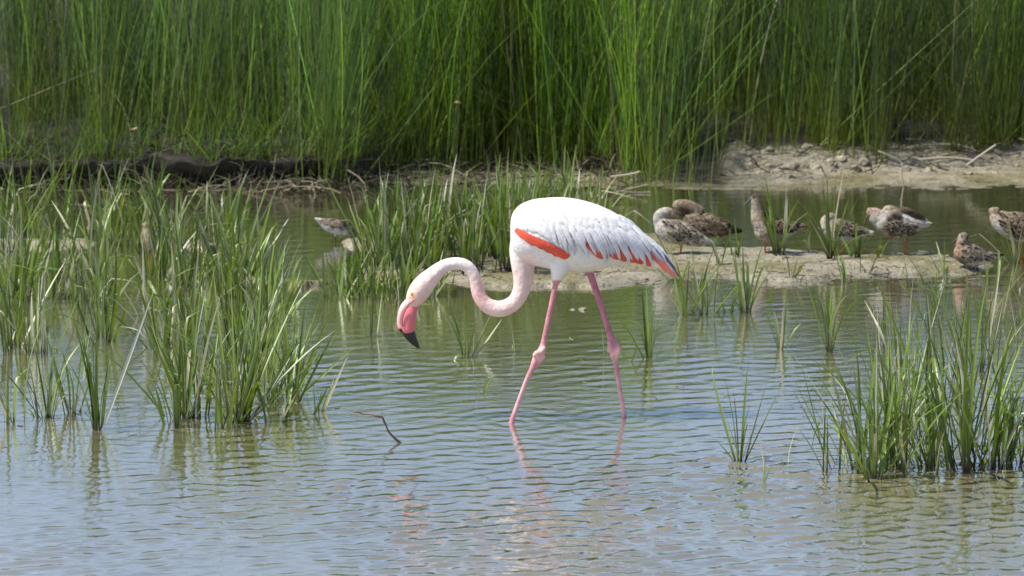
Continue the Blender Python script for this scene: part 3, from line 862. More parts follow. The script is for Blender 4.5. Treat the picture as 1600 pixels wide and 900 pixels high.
def wader(label, foot, parts, legs, col_anchors, bill=None, eye_at=None, plum=None, wing=None, legcol=ORL, blur=0.0028, width=.75):
    p = G(*foot)
    gzv = max(gz(p.x, p.y), -0.05)
    Y = p.y
    root = empty('wader', p)
    tag(root, label, 'wader', 'small waders resting around the mud spit')
    shapes = []
    for kind, pts in parts:
        shapes.append(px_tube(pts, Y, 18, width, 2.5))
    for lg in legs:
        shapes.append(px_tube([(*q, 0.0) if len(q) == 3 else q for q in lg], Y, 8, 1, 3))
    fa = anchors(col_anchors)
    legtop = min(q[1] for lg in legs for q in lg[:1]) if legs else 9999
    def fcol(px, py, co):
        c = fa(px, py, co)
        if legs:
            m = np.zeros(len(px))
            for lg in legs:
                for a, b in zip(lg[:-1], lg[1:]):
                    tt = np.clip(((px - a[0]) * (b[0] - a[0]) + (py - a[1]) * (b[1] - a[1])) / ((b[0] - a[0]) ** 2 + (b[1] - a[1]) ** 2), 0, 1)
                    d = np.hypot(px - a[0] - tt * (b[0] - a[0]), py - a[1] - tt * (b[1] - a[1]))
                    m = np.maximum(m, (d < 3.2) * (py > lg[1][1] - 1))
            c = c * (1 - m[:, None]) + np.array(legcol) * m[:, None]
        return c
    o, bvh = merged('body', shapes, blur, M_wader, root, fcol, 2)
    if bill:
        tinted(px_tube(bill[0], Y, 8, 1, 2), lambda x, y: np.tile(np.array(bill[1]), (len(x), 1)), 'bill', M_bill, root)
    if eye_at:
        e_ = surf(*eye_at, Y, bvh); ball('eye', e_, .0042, M_eye, root)
    if plum:
        for reg, n, cds, cf, w_, L_, dr in plum:
            plumage(root, bvh, Y, region(reg, n), cds, cf, w_, 'plumage', L_, dr)
    if wing:
        for path, w_, c0, c1 in wing:
            V, Fc, C_ = drape(path, w_, Y, bvh, .003, 8, 'feather', c0, c1, None, -1, .002)
            local_part('wing_feather', V, Fc, C_, M_wader, root)
    return root

# C: upright bird with head raised
wader('upright brown wader with dark back and dark bill pointing left, between two grass tufts', (1196, 402),
      [('b', [(1186, 352, 10), (1192, 358, 17), (1202, 360, 19), (1218, 360, 17), (1234, 357, 12), (1248, 354, 7), (1262, 353, 2.5)]),
       ('n', [(1196, 358, 16), (1188, 345, 14.5), (1184, 330, 11), (1182, 318, 8.5), (1181, 309, 8), (1180, 304, 6)]),
       ('h', [(1175, 310, 4), (1180, 308, 7.2), (1186, 309, 6.5)])],
      [[(1197, 372, 4), (1196, 380, 1.8), (1195, 402, 1.6), (1195, 408, 1.6)], [(1207, 373, 4), (1208, 382, 1.8), (1208, 404, 1.6), (1209, 412, 1.6)]],
      [(1180, 305, 6, BR), (1186, 315, 6, TAN), (1178, 314, 4, CR), (1176, 335, 9, CR), (1186, 345, 9, SAND), (1197, 335, 6, DB), (1193, 322, 4, BR), (1205, 345, 9, DB), (1225, 350, 12, DB), (1245, 351, 8, DB), (1262, 352, 5, BR),
       (1190, 362, 8, SAND), (1185, 368, 7, WT), (1210, 370, 9, CR), (1230, 366, 10, WT), (1248, 361, 7, WT)],
      bill=([(1175, 309, 2.4), (1170, 314, 1.8), (1164, 319, 1.2), (1160, 321, .6)], (.07, .075, .08)), eye_at=(1178, 308),
      plum=[([(1196, 330), (1215, 342), (1240, 347), (1252, 354), (1225, 362), (1200, 362)], 66, [DB, DB, BR], SAND, 6, 9, (1, .25)),
            ([(1176, 340), (1190, 340), (1192, 364), (1182, 366)], 16, [CR, TAN, WT], WT, 5, 7, (.3, 1))])
# B: preening bird behind
wader('brown mottled wader with its buff head laid back on its shoulders, behind the pale one', (1115, 385),
      [('b', [(1072, 338, 10), (1082, 345, 17), (1096, 350, 19), (1112, 352, 18), (1128, 355, 13), (1144, 359, 7), (1160, 361, 2.5)]),
       ('h', [(1053, 322, 6), (1059, 321, 9), (1070, 321, 9.5), (1082, 325, 10), (1094, 333, 11)]),
       ('f', [(1056, 324, 5), (1062, 330, 7), (1072, 334, 7)])],
      [[(1104, 366, 4), (1104, 374, 1.8), (1103, 396, 1.7), (1103, 402, 1.7)]],
      [(1055, 318, 8, SAND), (1072, 316, 10, TAN), (1066, 329, 6, BR), (1074, 335, 5, DB), (1084, 323, 9, (.26, .20, .135)), (1090, 344, 10, TAN), (1105, 342, 10, BR), (1120, 347, 10, BR), (1140, 354, 9, DB), (1158, 360, 6, DB), (1085, 358, 9, SAND), (1110, 366, 9, CR), (1130, 365, 8, BR)],
      plum=[([(1070, 336), (1084, 330), (1098, 334), (1122, 343), (1146, 356), (1130, 366), (1085, 366)], 100, [BR, DB, BR, TAN], SAND, 6, 9, (1, .35))])
# A: pale sleeping bird in front
wader('pale grey wader with white breast and mottled side, standing just behind the flamingo tail', (1066, 404),
      [('b', [(1026, 346, 7), (1032, 350, 14), (1042, 358, 19), (1056, 362, 20), (1072, 366, 17), (1088, 372, 12), (1104, 377, 6), (1116, 380, 2)]),
       ('h', [(1030, 350, 9), (1030, 338, 9), (1037, 332, 8), (1046, 332, 7.5), (1052, 338, 6)])],
      [[(1064, 380, 4), (1064, 388, 1.8), (1063, 400, 1.7), (1063, 410, 1.7)]],
      [(1026, 340, 9, WT), (1036, 331, 6, WT), (1046, 333, 6, SAND), (1052, 340, 5, TAN), (1030, 358, 9, WT), (1036, 372, 8, WT), (1050, 352, 9, GRB), (1065, 358, 10, GRB), (1062, 372, 9, CR), (1085, 370, 9, BR), (1098, 380, 7, WT), (1078, 382, 7, WT), (1045, 362, 8, CR)],
      plum=[([(1034, 345), (1062, 346), (1086, 362), (1104, 376), (1080, 380), (1040, 370)], 90, [GRB, BR, DB, CR], CR, 6, 8, (1, .4))],
      wing=[([(1070, 376), (1085, 382), (1098, 386)], 5, WT, WT)])
# D: bird half hidden in grass with head low
wader('pale wader half hidden by a tall grass tuft, head stretched low', (1325, 398),
      [('b', [(1284, 352, 5), (1290, 354, 13), (1302, 358, 18), (1318, 361, 18), (1334, 363, 14), (1350, 364, 8), (1366, 364, 2.5)]),
       ('h', [(1292, 356, 14), (1292, 345, 10), (1300, 339, 7), (1306, 340, 5)])],
      [[(1316, 376, 4), (1316, 384, 1.8), (1317, 398, 1.6), (1317, 404, 1.6)]],
      [(1288, 345, 9, CR), (1298, 340, 6, SAND), (1290, 362, 9, WT), (1300, 372, 9, WT), (1310, 352, 10, GRB), (1325, 352, 10, BR), (1345, 358, 9, DB), (1364, 363, 5, WT), (1320, 374, 10, WT), (1345, 370, 8, WT)],
      plum=[([(1296, 346), (1330, 346), (1352, 360), (1330, 370), (1302, 368)], 64, [GRB, BR, DB], CR, 6, 8, (1, .25))])
# E: preening bird with scaly wing, one orange leg
wader('preening wader with scaly brown wing, white tail and one orange leg', (1413, 405),
      [('b', [(1372, 336, 12), (1382, 344, 20), (1394, 348, 24), (1408, 350, 23), (1422, 350, 18), (1436, 349, 12), (1448, 350, 6), (1458, 350, 1.8)]),
       ('n', [(1356, 335, 5), (1359, 333, 9), (1366, 336, 12.5), (1374, 342, 14), (1384, 346, 16)]),
       ('s', [(1382, 326, 5), (1388, 328, 8), (1398, 332, 9), (1406, 338, 8)]),
       ('t', [(1404, 328, 3), (1412, 328, 5), (1424, 333, 6), (1436, 340, 5), (1448, 345, 3)])],
      [[(1412, 370, 4), (1413, 378, 2.0), (1414, 402, 2.2), (1414, 409, 2)], [(1393, 366, 4), (1391, 371, 2.5), (1391, 374, 1.8)]],
      [(1357, 331, 7, SAND), (1366, 326, 7, (.44, .32, .24)), (1360, 343, 7, WT), (1370, 350, 7, WT), (1378, 340, 5, WT), (1386, 328, 6, CR), (1394, 326, 6, TAN), (1398, 338, 6, DB), (1390, 343, 5, DB), (1406, 341, 6, DB),
       (1390, 357, 9, TAN), (1405, 359, 9, SAND), (1420, 356, 9, TAN), (1410, 326, 5, BR), (1422, 332, 5, DB), (1434, 337, 5, DB), (1417, 342, 6, WT), (1430, 350, 6, WT), (1442, 350, 7, WT), (1457, 349, 3, BR), (1430, 360, 7, CR), (1400, 370, 6, CR), (1385, 366, 6, CR)],
      bill=([(1355, 338, 2.2), (1352, 345, 1.6), (1350, 352, 1)], (.10, .07, .04)),
      plum=[([(1379, 350), (1395, 346), (1415, 349), (1434, 353), (1422, 367), (1390, 368)], 90, [DB, DB, BR], CR, 5, 6.5, (1, .15))],
      wing=[([(1404, 325), (1425, 330), (1447, 342)], 5, BR, DB), ([(1408, 330), (1428, 338), (1448, 345)], 5, DB, DB), ([(1410, 336), (1425, 344), (1440, 348)], 6, WT, WT),
            ([(1420, 350), (1440, 350), (1457, 349)], 6, WT, CR)])
# F: small sandpiper
wader('small reddish breasted sandpiper with a down-curved dark bill, at the tip of the spit', (1522, 424),
      [('b', [(1494, 388, 5), (1498, 392, 12), (1506, 396, 16), (1518, 399, 18), (1532, 401, 14), (1546, 401, 8), (1558, 399, 4), (1569, 398, 1.5)]),
       ('n', [(1503, 393, 12), (1502, 383, 9), (1503, 375, 8), (1506, 370, 8), (1508, 366, 6)]),
       ('h', [(1499, 370, 5), (1505, 370, 8), (1511, 371, 6)])],
      [[(1520, 414, 4), (1521, 419, 1.7), (1521, 430, 1.6), (1521, 440, 1.6)], [(1526, 414, 4), (1527, 419, 1.7), (1527, 430, 1.6), (1527, 440, 1.6)]],
      [(1505, 365, 5, GRB), (1513, 372, 5, BR), (1503, 373, 5, CR), (1499, 382, 7, (.38, .23, .16)), (1500, 394, 8, (.36, .24, .17)), (1508, 404, 7, BR), (1515, 390, 9, GRB), (1530, 393, 9, GRB), (1548, 396, 8, DB), (1566, 397, 5, DB), (1520, 402, 8, GRB), (1520, 413, 7, CR), (1536, 408, 8, (.58, .58, .60)), (1550, 405, 6, (.6, .6, .62))],
      bill=([(1499, 372, 2.2), (1494, 375, 1.6), (1489, 379, 1.2), (1485, 383, .6)], (.03, .03, .03)), eye_at=(1503, 369), legcol=(.06, .055, .05),
      plum=[([(1500, 380), (1512, 380), (1532, 387), (1554, 396), (1540, 407), (1502, 406)], 76, [DB, BR, GRB], (.36, .30, .24), 5, 8, (1, .25))], width=.8)
# G: bird at the right edge
wader('tan speckled wader leaning forward at the right edge of the photo', (1594, 408),
      [('b', [(1551, 334, 7), (1558, 340, 14), (1570, 348, 19), (1586, 353, 23), (1604, 356, 22), (1622, 357, 16), (1640, 358, 8), (1654, 359, 3)]),
       ('h', [(1546, 330, 4), (1550, 330, 7), (1557, 333, 10)])],
      [[(1594, 374, 4), (1594, 382, 2), (1596, 404, 2), (1597, 414, 2)]],
      [(1548, 326, 6, SAND), (1557, 327, 7, TAN), (1548, 336, 5, CR), (1560, 352, 8, WT), (1570, 364, 8, WT), (1568, 338, 8, SAND), (1578, 342, 9, TAN), (1594, 344, 9, BR), (1615, 350, 10, DB), (1590, 362, 9, CR), (1585, 374, 8, WT), (1610, 372, 8, WT)],
      plum=[([(1556, 330), (1590, 334), (1620, 346), (1610, 368), (1584, 370), (1562, 354)], 110, [BR, DB, TAN], SAND, 6, 8, (1, .5))])
# H: distant bird on the left feeding head down, tail up to the left
wader('grey wader feeding head down in the far channel left of the flamingo', (530, 378),
      [('b', [(492, 341, 1.5), (500, 345, 5), (512, 351, 10), (526, 354, 12.5), (538, 357, 12), (546, 360, 9)]),
       ('n', [(540, 356, 10), (548, 361, 7.5), (551, 368, 5.5), (549, 374, 4)])],
      [[(524, 364, 3), (524, 370, 1.6), (524, 382, 1.5), (524, 388, 1.5)], [(533, 366, 3), (533, 372, 1.6), (533, 382, 1.5), (533, 388, 1.5)]],
      [(495, 342, 5, WT), (510, 346, 7, TAN), (524, 345, 8, BR), (540, 350, 7, DB), (550, 362, 6, (.12, .11, .11)), (508, 356, 7, (.55, .56, .58)), (525, 363, 7, (.55, .56, .58)), (540, 366, 6, (.5, .5, .52)), (530, 354, 6, GRB)],
      bill=([(549, 374, 1.8), (548, 380, 1.2), (547, 386, .8)], (.05, .05, .05)), legcol=(.2, .18, .1),
      plum=[([(502, 344), (528, 344), (540, 352), (530, 358), (510, 354)], 26, [BR, TAN, GRB], CR, 5, 7, (-1, -.4))])

wader('buff wader almost hidden among the grass of the left stand', (231, 412),
      [('b', [(226, 356, 5), (229, 362, 9), (232, 376, 12), (236, 388, 11), (244, 394, 6)]), ('h', [(225, 354, 5), (228, 352, 6.5), (232, 355, 5)])],
      [[(233, 394, 3), (233, 399, 1.6), (233, 412, 1.5), (233, 418, 1.5)]],
      [(226, 352, 5, SAND), (228, 368, 7, CR), (232, 384, 8, SAND), (242, 380, 7, TAN), (240, 392, 6, BR)],
      plum=[([(232, 364), (242, 372), (244, 390), (234, 392)], 20, [BR, TAN], CR, 5, 7, (.3, 1))])

# ------------------------------------------------------------------ marsh grass
def blade_mesh(i, kind):
    r = random.Random(100 + i)
    seg = 8
    V = []; Fc = []
    bend = {'straight': r.uniform(0.0, .10), 'arch': r.uniform(.15, .38), 'droop': r.uniform(.45, .75)}[kind]
    kink = r.random() < .45 and kind != 'straight'
    kt = r.uniform(.5, .8)
    y = 0.0; z = 0.0; a = 0.0
    tot = bend * 2.4
    for k in range(seg + 1):
        t = k / seg
        w = (0.55 + .6 * t) if t < .3 else (.73 if False else .73 + .27 * math.sin((t - .3) / .7 * math.pi * .6))
        w = min(1, .6 + 1.3 * t) * (1 - max(0, (t - .45) / .55) ** 1.7 * .97)
        for u in (-1, 0, 1):
            V.append((u * w * .5, y + (0.006 if u == 0 else 0) * w, z))
        a = tot * (t ** 1.5) + (0.9 if kink and t > kt else 0)
        y += math.sin(a) / seg; z += math.cos(a) / seg
    for k in range(seg):
        for u in range(2):
            b0 = k * 3 + u
            Fc.append((b0, b0 + 1, b0 + 4, b0 + 3))
    me = bpy.data.meshes.new('blade')
    me.from_pydata(V, [], Fc); me.materials.append(M_blade)
    me.polygons.foreach_set('use_smooth', [True] * len(me.polygons))
    return me
BL = {'straight': [blade_mesh(i, 'straight') for i in range(8)], 'arch': [blade_mesh(20 + i, 'arch') for i in range(10)], 'droop': [blade_mesh(40 + i, 'droop') for i in range(6)]}

rg = random.Random(21)
def one_blade(root, off, L, w, azim, tilt, twist=None, kind=None, mat=None):
    kind = kind or rg.choices(['straight', 'arch', 'droop'], [.5, .42, .08])[0]
    o = bpy.data.objects.new('blade', rg.choice(BL[kind]))
    col.objects.link(o)
    o.parent = root
    # lean in direction azim (0 = +X, right), blade face turned by twist around its own axis
    tw = rg.uniform(0, math.pi * 2) if twist is None else twist
    lean = Matrix.Rotation(azim, 4, 'Z') @ Matrix.Rotation(tilt, 4, 'Y')
    # blade arches towards local +Y : put +Y along the lean direction, with some scatter
    o.matrix_basis = Matrix.Translation(off) @ lean @ Matrix.Rotation(-math.pi / 2 + rg.gauss(0, .7), 4, 'Z') @ Matrix.Diagonal((w, L, L, 1))
    return o

def clump(px, py, h, n, label, spread=None, group=None, name='grass_clump', lean=0.0, tilt_sd=.31, wpx=3.6, blades=None, rad=.03, cat='grass clump'):
    p = G(px, py)
    z = gz(p.x, p.y)
    zb = max(z, -0.03) - 0.01
    root = empty(name, (p.x, p.y, zb))
    tag(root, label, cat, group)
    k = (p.y + 20.4) / F
    if blades:
        for dx, dy in blades:      # explicit tips in photo pixels relative to the foot
            L = math.hypot(dx, dy) * k * 1.02
            one_blade(root, Vector((rg.uniform(-.01, .01), rg.uniform(-.01, .01), 0)), L, wpx * k * rg.uniform(.8, 1.2), 0 if dx >= 0 else math.pi, abs(math.atan2(dx, -dy)) * .85, kind=rg.choice(['straight', 'arch']))
    for i in range(n):
        L = h * k * rg.uniform(.55, 1.12) * 1.18
        az_ = rg.uniform(0, 2 * math.pi)
        tl = abs(rg.gauss(0, tilt_sd)) + .02
        vx = math.sin(tl) * math.cos(az_) + lean; vy = math.sin(tl) * math.sin(az_)
        az_ = math.atan2(vy, vx); tl = min(1.2, math.hypot(vx, vy))
        off = Vector((math.cos(az_) * rg.random() * rad + rg.gauss(0, rad * .5), math.sin(az_) * rg.random() * rad + rg.gauss(0, rad * .5), rg.uniform(-.01, 0)))
        one_blade(root, off, L, wpx * k * rg.uniform(.5, 1.3), az_, tl)
    # a few short dead sheaths at the foot
    for i in range(max(1, n // 5)):
        one_blade(root, Vector((rg.gauss(0, rad * .7), rg.gauss(0, rad * .7), 0)), h * k * rg.uniform(.15, .35), wpx * k * .8, rg.uniform(0, 6.28), rg.uniform(.1, .8))
    return root

# --- lone tufts, one by one
clump(1157, 722, 130, 3, 'thin open tuft of splayed blades in the open water right of the flamingo', blades=[(-60, -170), (-16, -155), (12, -178), (22, -100), (-28, -90), (18, -60), (-6, -130), (6, -140), (-44, -60)], rad=.008, wpx=4)
clump(1193, 754, 60, 0, 'sprig of two short blades in front of the thin open tuft', blades=[(-2, -110), (22, -74), (3, -60)], rad=.004, wpx=4)
clump(1234, 730, 60, 0, 'single upright stalk in the water between the sprig and the right stand', blades=[(0, -85), (-14, -30)], rad=.003, wpx=3.2)
clump(1052, 757, 50, 0, 'pale slender stalk alone in the near water below the flamingo', blades=[(6, -50), (8, -12)], rad=.003, wpx=2.6)
clump(1220, 544, 80, 6, 'small tuft with one blade lying flat to the left on the water', blades=[(-28, -88), (-8, -78), (2, -70), (16, -62), (-50, 4), (-18, -70)], rad=.012, wpx=4)
clump(1294, 550, 130, 7, 'narrow tuft with one long blade curving up to the left, mid water on the right', blades=[(-54, -158), (-3, -150), (-8, -120), (14, -90), (10, -70)], rad=.012, wpx=4.4, tilt_sd=.12)
clump(1073, 492, 130, 12, 'tall tuft growing right under the flamingo tail', blades=[(-45, -210), (-20, -140), (30, -90), (-34, -60)], rad=.03, wpx=4)
clump(1101, 490, 95, 9, 'middle tuft of the three below the resting waders', rad=.03, wpx=3.6)
clump(1132, 488, 70, 6, 'sparse low tuft between two taller ones below the resting waders', rad=.03, wpx=3.2)
clump(1167, 487, 120, 8, 'forked tuft leaning both ways in front of the mud spit', blades=[(25, -130), (-14, -110), (40, -95), (8, -150)], rad=.014, wpx=4.6)
clump(1015, 560, 105, 7, 'slim tuft right of the flamingo far leg', blades=[(14, -135), (4, -100), (-26, -50), (26, -110)], rad=.01, wpx=3.6)
clump(1217, 406, 110, 9, 'tuft on the mud spit in front of the upright wader', blades=[(-28, -128), (-18, -100), (-6, -90), (24, -80)], rad=.02, wpx=4.4)
clump(1297, 412, 120, 11, 'tall tuft on the mud spit hiding part of a pale wader', blades=[(-60, -80), (-8, -150), (-2, -135), (30, -95), (50, -100)], rad=.02, wpx=4.4)
clump(1319, 441, 70, 5, 'muddy dark-stemmed tuft on the near edge of the spit', rad=.012, wpx=4.4)
clump(1338, 408, 66, 6, 'low tuft beneath the preening wader', blades=[(34, -62), (-20, -60)], rad=.02, wpx=3.6)
clump(1372, 408, 40, 4, 'short brown stub tuft left of the orange-legged wader', rad=.012, wpx=3.6)
clump(1152, 408, 55, 5, 'short tuft on the spit left of the upright wader', rad=.012, wpx=3.4)
clump(1262, 400, 40, 5, 'stubby tuft below the tail of the upright wader', rad=.02, wpx=3.2)
clump(1590, 412, 100, 5, 'tuft at the right edge in front of the leaning wader', blades=[(-22, -120), (-40, -60), (8, -90), (-100, -90)], rad=.012, wpx=4)
clump(1088, 452, 80, 6, 'bright tuft on the spit below the brown mottled wader', rad=.02, wpx=3.8)
clump(1062, 440, 60, 5, 'small tuft on the spit beside the tip of the flamingo tail', rad=.02, wpx=3.6)
clump(1125, 420, 60, 5, 'little green tuft on the bare top of the spit', rad=.02, wpx=3.4)
clump(1240, 440, 45, 4, 'tiny tuft on the near shore of the spit, right of the forked one', rad=.015, wpx=3)
clump(1352, 430, 45, 4, 'tiny tuft with two leaning blades near the short brown stub', rad=.015, wpx=3)
clump(1480, 430, 70, 4, 'thin tuft in front of the small sandpiper, on its left', rad=.02, wpx=2.8)
clump(1545, 446, 90, 4, 'thin tuft in the water just right of the small sandpiper', rad=.02, wpx=2.8)
clump(1400, 432, 50, 4, 'wispy tuft on the near edge of the spit under the orange leg', rad=.02, wpx=2.6)
clump(733, 556, 85, 9, 'tuft in the water beneath the low bend of the flamingo neck', blades=[(55, -140), (62, -120), (-25, -90), (-8, -80)], rad=.03, wpx=3.8)
clump(809, 552, 45, 3, 'two thin blades left of the flamingo near leg', blades=[(-8, -60), (6, -40)], rad=.012, wpx=2.8)
clump(753, 612, 40, 2, 'tiny dark tuft below the neck, left of the near leg', blades=[(3, -62), (14, -45), (-8, -38)], rad=.005, wpx=3.4)
clump(578, 525, 75, 6, 'narrow upright tuft left of the flamingo bill', rad=.014, wpx=3.6, tilt_sd=.1)
clump(944, 560, 50, 2, 'two short blades beside the far knee, on its left', blades=[(-3, -70), (4, -45)], rad=.006, wpx=2.6)
clump(980, 565, 50, 0, 'single thin blade right of the far knee', blades=[(-8, -66), (22, -58)], rad=.003, wpx=2.8)
clump(440, 468, 85, 16, 'fan shaped tuft in the channel left of the middle stand', rad=.03, wpx=3.8)
clump(497, 642, 70, 2, 'last tuft on the right of the left stand, one blade leaning far right', blades=[(48, -100), (22, -72), (-4, -60)], rad=.01, wpx=4)
clump(481, 646, 90, 4, 'upright tuft second from the right end of the left stand', rad=.012, wpx=4)
clump(219, 660, 60, 0, 'single stubby stalk standing alone between two left clumps', blades=[(0, -58)], rad=.003, wpx=4)
clump(168, 690, 40, 0, 'pair of hair-thin stalks in front of the left stand', blades=[(0, -34), (16, -50)], rad=.003, wpx=2)
r_ = clump(152, 672, 200, 12, 'tall clump with one broad pale blade leaning right, front of the left stand', blades=[(-30, -200), (-14, -190), (-5, -230), (-40, -150)], rad=.014, wpx=4.4, tilt_sd=.1)
# broad silvery blade
b_ = one_blade(r_, Vector((.01, 0, .02)), .64, .021, 0, .30, kind='straight')
M_pale, nt, bs = newmat('pale_blade'); bs.inputs['Base Color'].default_value = (.42, .45, .36, 1); bs.inputs['Roughness'].default_value = .4
b_.data = b_.data.copy(); b_.data.materials[0] = M_pale
b_.matrix_basis = Matrix.Translation((.012, -.01, .02)) @ Matrix.Rotation(.36, 4, 'Y') @ Matrix.Diagonal((.013, .62, .62, 1))
tag(b_, 'broad silvery dead blade leaning right')

gl = 'front clumps of the left grass stand'
front_left = [(26, 662, 150, 9, 'leftmost front clump with muddy brown base'), (70, 654, 150, 14, 'dense dark-footed clump second from the left edge'), (116, 646, 140, 12, 'clump just left of the broad pale blade'),
              (270, 665, 120, 12, 'clump splaying left, left end of the central left group'), (289, 652, 190, 20, 'thick clump with black stubble foot in the left group'),
              (312, 650, 170, 14, 'clump with pale dead blades in the middle of the left group'), (345, 670, 130, 9, 'short bright clump standing forward in the left group'),
              (366, 660, 220, 22, 'tallest clump of the left group with upright green blades'), (384, 652, 160, 10, 'clump beside the tallest one, on its right'),
              (413, 626, 150, 18, 'clump leaning right at the back of the left group'), (435, 660, 150, 8, 'slim forward clump near the right end of the left group'), (448, 628, 180, 18, 'clump with long blades arching right towards the channel'),
              (463, 610, 130, 12, 'rear clump at the right end of the left group')]
for x, y, h, n, lab in front_left:
    clump(x, y, h, n, lab, group=gl, rad=.03, wpx=4.8, lean=.10 if x > 350 else -.02)
gr_ = 'front clumps of the right grass stand'
front_right = [(1297, 735, 120, 5, 'outermost left clump of the right stand with a long curved blade', [(-52, -195), (-66, -128), (-8, -150)]), (1341, 733, 205, 20, 'clump of the right stand with dead sheaths at its foot', [(-60, -170), (-20, -170)]),
               (1365, 748, 205, 18, 'clump standing farthest forward in the right stand', [(20, -190)]), (1384, 722, 190, 16, 'clump filling the gap behind the forward one in the right stand', []),
               (1409, 734, 215, 18, 'upright clump in the middle of the right stand', [(60, -190)]), (1452, 733, 150, 9, 'thin clump splaying left from two stems in the right stand', [(-60, -160), (-40, -190)]),
               (1462, 724, 180, 12, 'clump close behind the thin one in the right stand', []), (1505, 734, 255, 20, 'largest clump of the right stand with black foot', [(-60, -270), (-20, -300), (60, -260), (-90, -230), (20, -280), (90, -270)]),
               (1522, 728, 230, 14, 'clump merging with the right side of the largest one', [(40, -270), (90, -200)]), (1546, 731, 210, 12, 'clump of bent blades right of the largest one', [(60, -210)]),
               (1570, 726, 180, 14, 'clump near the right edge with crossed blades', []), (1604, 722, 210, 14, 'clump cut by the right edge of the photo', [(-30, -180)])]
for x, y, h, n, lab, bl in front_right:
    clump(x, y, h, n, lab, group=gr_, rad=.045, wpx=5.4, blades=bl, tilt_sd=.34, lean=-.05 if x < 1420 else 0)

ORD = ['first', 'second', 'third', 'fourth', 'fifth', 'sixth', 'seventh', 'eighth', 'ninth', 'tenth', 'eleventh', 'twelfth', 'thirteenth', 'fourteenth', 'fifteenth',
       'sixteenth', 'seventeenth', 'eighteenth', 'nineteenth', 'twentieth']
def mass(n, xr, yr, h, nb, row, wpx=3.6, avoid=None, tilt=.30, lean=0.0):
    sp = []; tries = 0
    while len(sp) < n and tries < n * 60:
        tries += 1
        x = rg.uniform(*xr); y = rg.uniform(*yr)
        if avoid and avoid(x, y): continue
        if any(((x - a) / 16) ** 2 + ((y - b) / 7) ** 2 < 1 for a, b in sp): continue
        sp.append((x, y))
    sp.sort()
    half = (len(sp) + 1) // 2
    for i, (x, y) in enumerate(sp):
        hh = h * rg.uniform(.72, 1.15)
        size = 'short' if hh < h * .85 else 'tall' if hh > h * 1.03 else 'middling'
        place = ORD[i] + ' from the left' if i < half else (ORD[len(sp) - 1 - i] + ' from the right')
        clump(x, y, hh, int(nb * rg.uniform(.75, 1.3)), f'{size} clump, {place}, {row}', group=row, rad=.05, wpx=wpx, tilt_sd=tilt, lean=lean)
mass(26, (-30, 395), (345, 398), 115, 15, 'back rows of left grass stand', 3.5)
mass(23, (-30, 440), (415, 482), 135, 16, 'crowded middle rows of left grass stand', 4.4, avoid=lambda x, y: 395 < x and y < 445)
mass(15, (-30, 470), (490, 552), 140, 15, 'second row of the left grass stand', 4.7, avoid=lambda x, y: (70 < x < 150 and y > 505) or (190 < x < 235 and y > 510))
mass(6, (250, 470), (560, 615), 140, 14, 'inner rows of the left grass stand', 4.2, avoid=lambda x, y: x > 440 and y < 580)
mass(24, (620, 955), (330, 388), 95, 15, 'back rows of the middle grass stand', 3.4)
mass(27, (566, 838), (392, 434), 125, 18, 'thick rows of the middle grass stand', 3.8, tilt=.2)
mass(13, (512, 700), (440, 470), 95, 14, 'near front row of the middle grass stand', 3.9)
mass(9, (1380, 1620), (575, 690), 185, 12, 'rear clumps of the right grass stand', 4.0)
mass(9, (1370, 1610), (490, 570), 130, 6, 'wispy row behind the right grass stand', 2.8, tilt=.3)

# ------------------------------------------------------------------ odd pieces
def stick(name, pts, label, cat, colr, mat, dep=1.0):
    root_p = G(pts[-1][0], pts[-1][1])
    V, Fc = px_tube(pts, root_p.y, 9, dep, 3)
    cc = np.tile(np.array(colr), (len(V), 1))
    o = mesh_obj(name, [v - root_p for v in V], Fc, mat, None, True, cc)
    o.location = root_p
    tag(o, label, cat)
    return o
V, Fc = px_tube([(553, 644, 1.2, .02), (560, 644, 1.6, .02), (566, 646.5, 1.4, .02), (580, 647, 1.5, .01), (588, 650, 1.9), (597, 652, 1.6), (600, 659, 1.9), (603, 664, 1.4), (607, 674, 1.5), (616, 684, 1.9), (625, 692, 2.1), (634, 702, 2)], G(624, 692).y, 9, 1, 3)
co = np.array([tuple(v) for v in V]); P_ = project(co)
tc_ = np.clip((P_[:, 0] - 575) / 35, 0, 1)[:, None]
tw = mesh_obj('twig', [v - G(624, 692) for v in V], Fc, M_twig, None, True, np.array([.17, .085, .06]) * (1 - tc_) + np.array([.06, .045, .035]) * tc_)
tw.location = G(624, 692)
tag(tw, 'crooked reddish brown twig poking out of the water left of the flamingo', 'twig')
def dry_stick(pts, z0, label, name='dead_stem', r=1.4):
    p0 = G(*pts[0], z0)
    V, Fc = px_tube([(x, y, r) for x, y in pts], p0.y, 8, 1, 4)
    o = mesh_obj(name, [v - p0 for v in V], Fc, M_dry); o.location = p0
    tag(o, label, 'dead stem', 'dead stems lying on the far bank')
dry_stick([(1412, 262), (1406, 252), (1388, 242), (1372, 236)], .03, 'pale broken stem propped over the right bank')
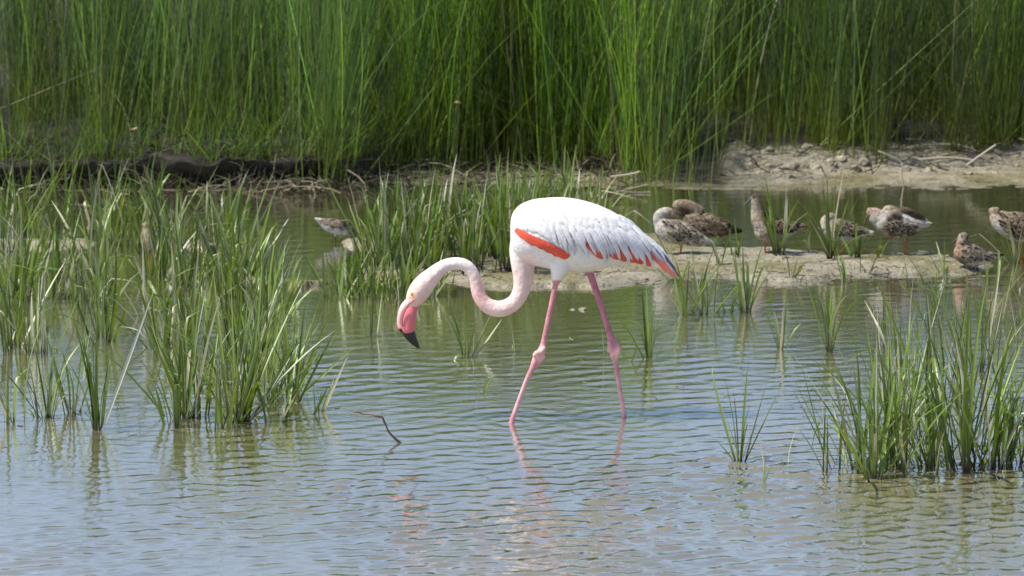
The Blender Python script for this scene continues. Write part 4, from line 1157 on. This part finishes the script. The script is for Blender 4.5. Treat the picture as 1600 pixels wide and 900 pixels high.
dry_stick([(1436, 249), (1480, 246), (1520, 250)], .10, 'pale stem lying level on the right bank edge')
dry_stick([(1510, 258), (1530, 244), (1556, 226)], .10, 'slanted grey stem at the far right of the bank')
dry_stick([(1412, 292), (1409, 272), (1410, 255)], .0, 'short upright stem standing in the right mud shelf', r=1.1)
dry_stick([(955, 276), (985, 272), (1000, 268)], .08, 'thin dead stem poking out left of the dark hollow')
# tawny seed heads on thin stalks
def seed_head(px, py, foot, label, s=1.0):
    p0 = G(px, foot, .1)
    root = empty('seed_stalk', p0); tag(root, label, 'seed head')
    V, Fc = px_tube([(px - 6, foot, 1.2), (px - 4, (foot + py) / 2, 1.1), (px, py, .9)], p0.y, 6, 1, 12)
    local_part('stalk', V, Fc, [(.12, .18, .05)] * len(V), M_attr, root)
    V2 = []; F2 = []
    c0 = W(px, py, p0.y); k = mpp(p0.y)
    for i in range(9):
        a = i * 2.4; r0 = random.uniform(2, 4.5) * k * s
        d = Vector((math.cos(a), math.sin(a), random.uniform(-.2, .9))).normalized()
        v, f = loft([(c0, .9 * k, .9 * k), (c0 + d * r0 * .6, 1.9 * k * s, 1.9 * k * s), (c0 + d * r0 * 1.4, .4 * k, .4 * k)], 6)
        b = len(V2); V2 += v; F2 += [tuple(j + b for j in q) for q in f]
    local_part('seed_cluster', V2, F2, [(.50, .38, .20)] * len(V2), M_attr, root)
seed_head(714, 160, 246, 'tawny seed head on a thin stalk before the reeds, above the flamingo neck')
seed_head(209, 203, 262, 'tawny seed head low in front of the reeds on the left', 1.2)
# small mossy lump breaking the surface
p = G(911, 484)
o = bpy.data.objects.new('mud_lump', clods[2].copy()); col.objects.link(o); o.location = (p.x, p.y, 0.001); o.scale = (.020, .016, .016)
tag(o, 'small muddy lump breaking the water between the flamingo legs', 'mud lump')
o = bpy.data.objects.new('mud_lump', clods[1].copy()); col.objects.link(o); o.location = (G(895, 485).x, p.y, -.002); o.scale = (.018, .014, .010)
tag(o, 'low flat muddy lump left of the other lump between the flamingo legs', 'mud lump')
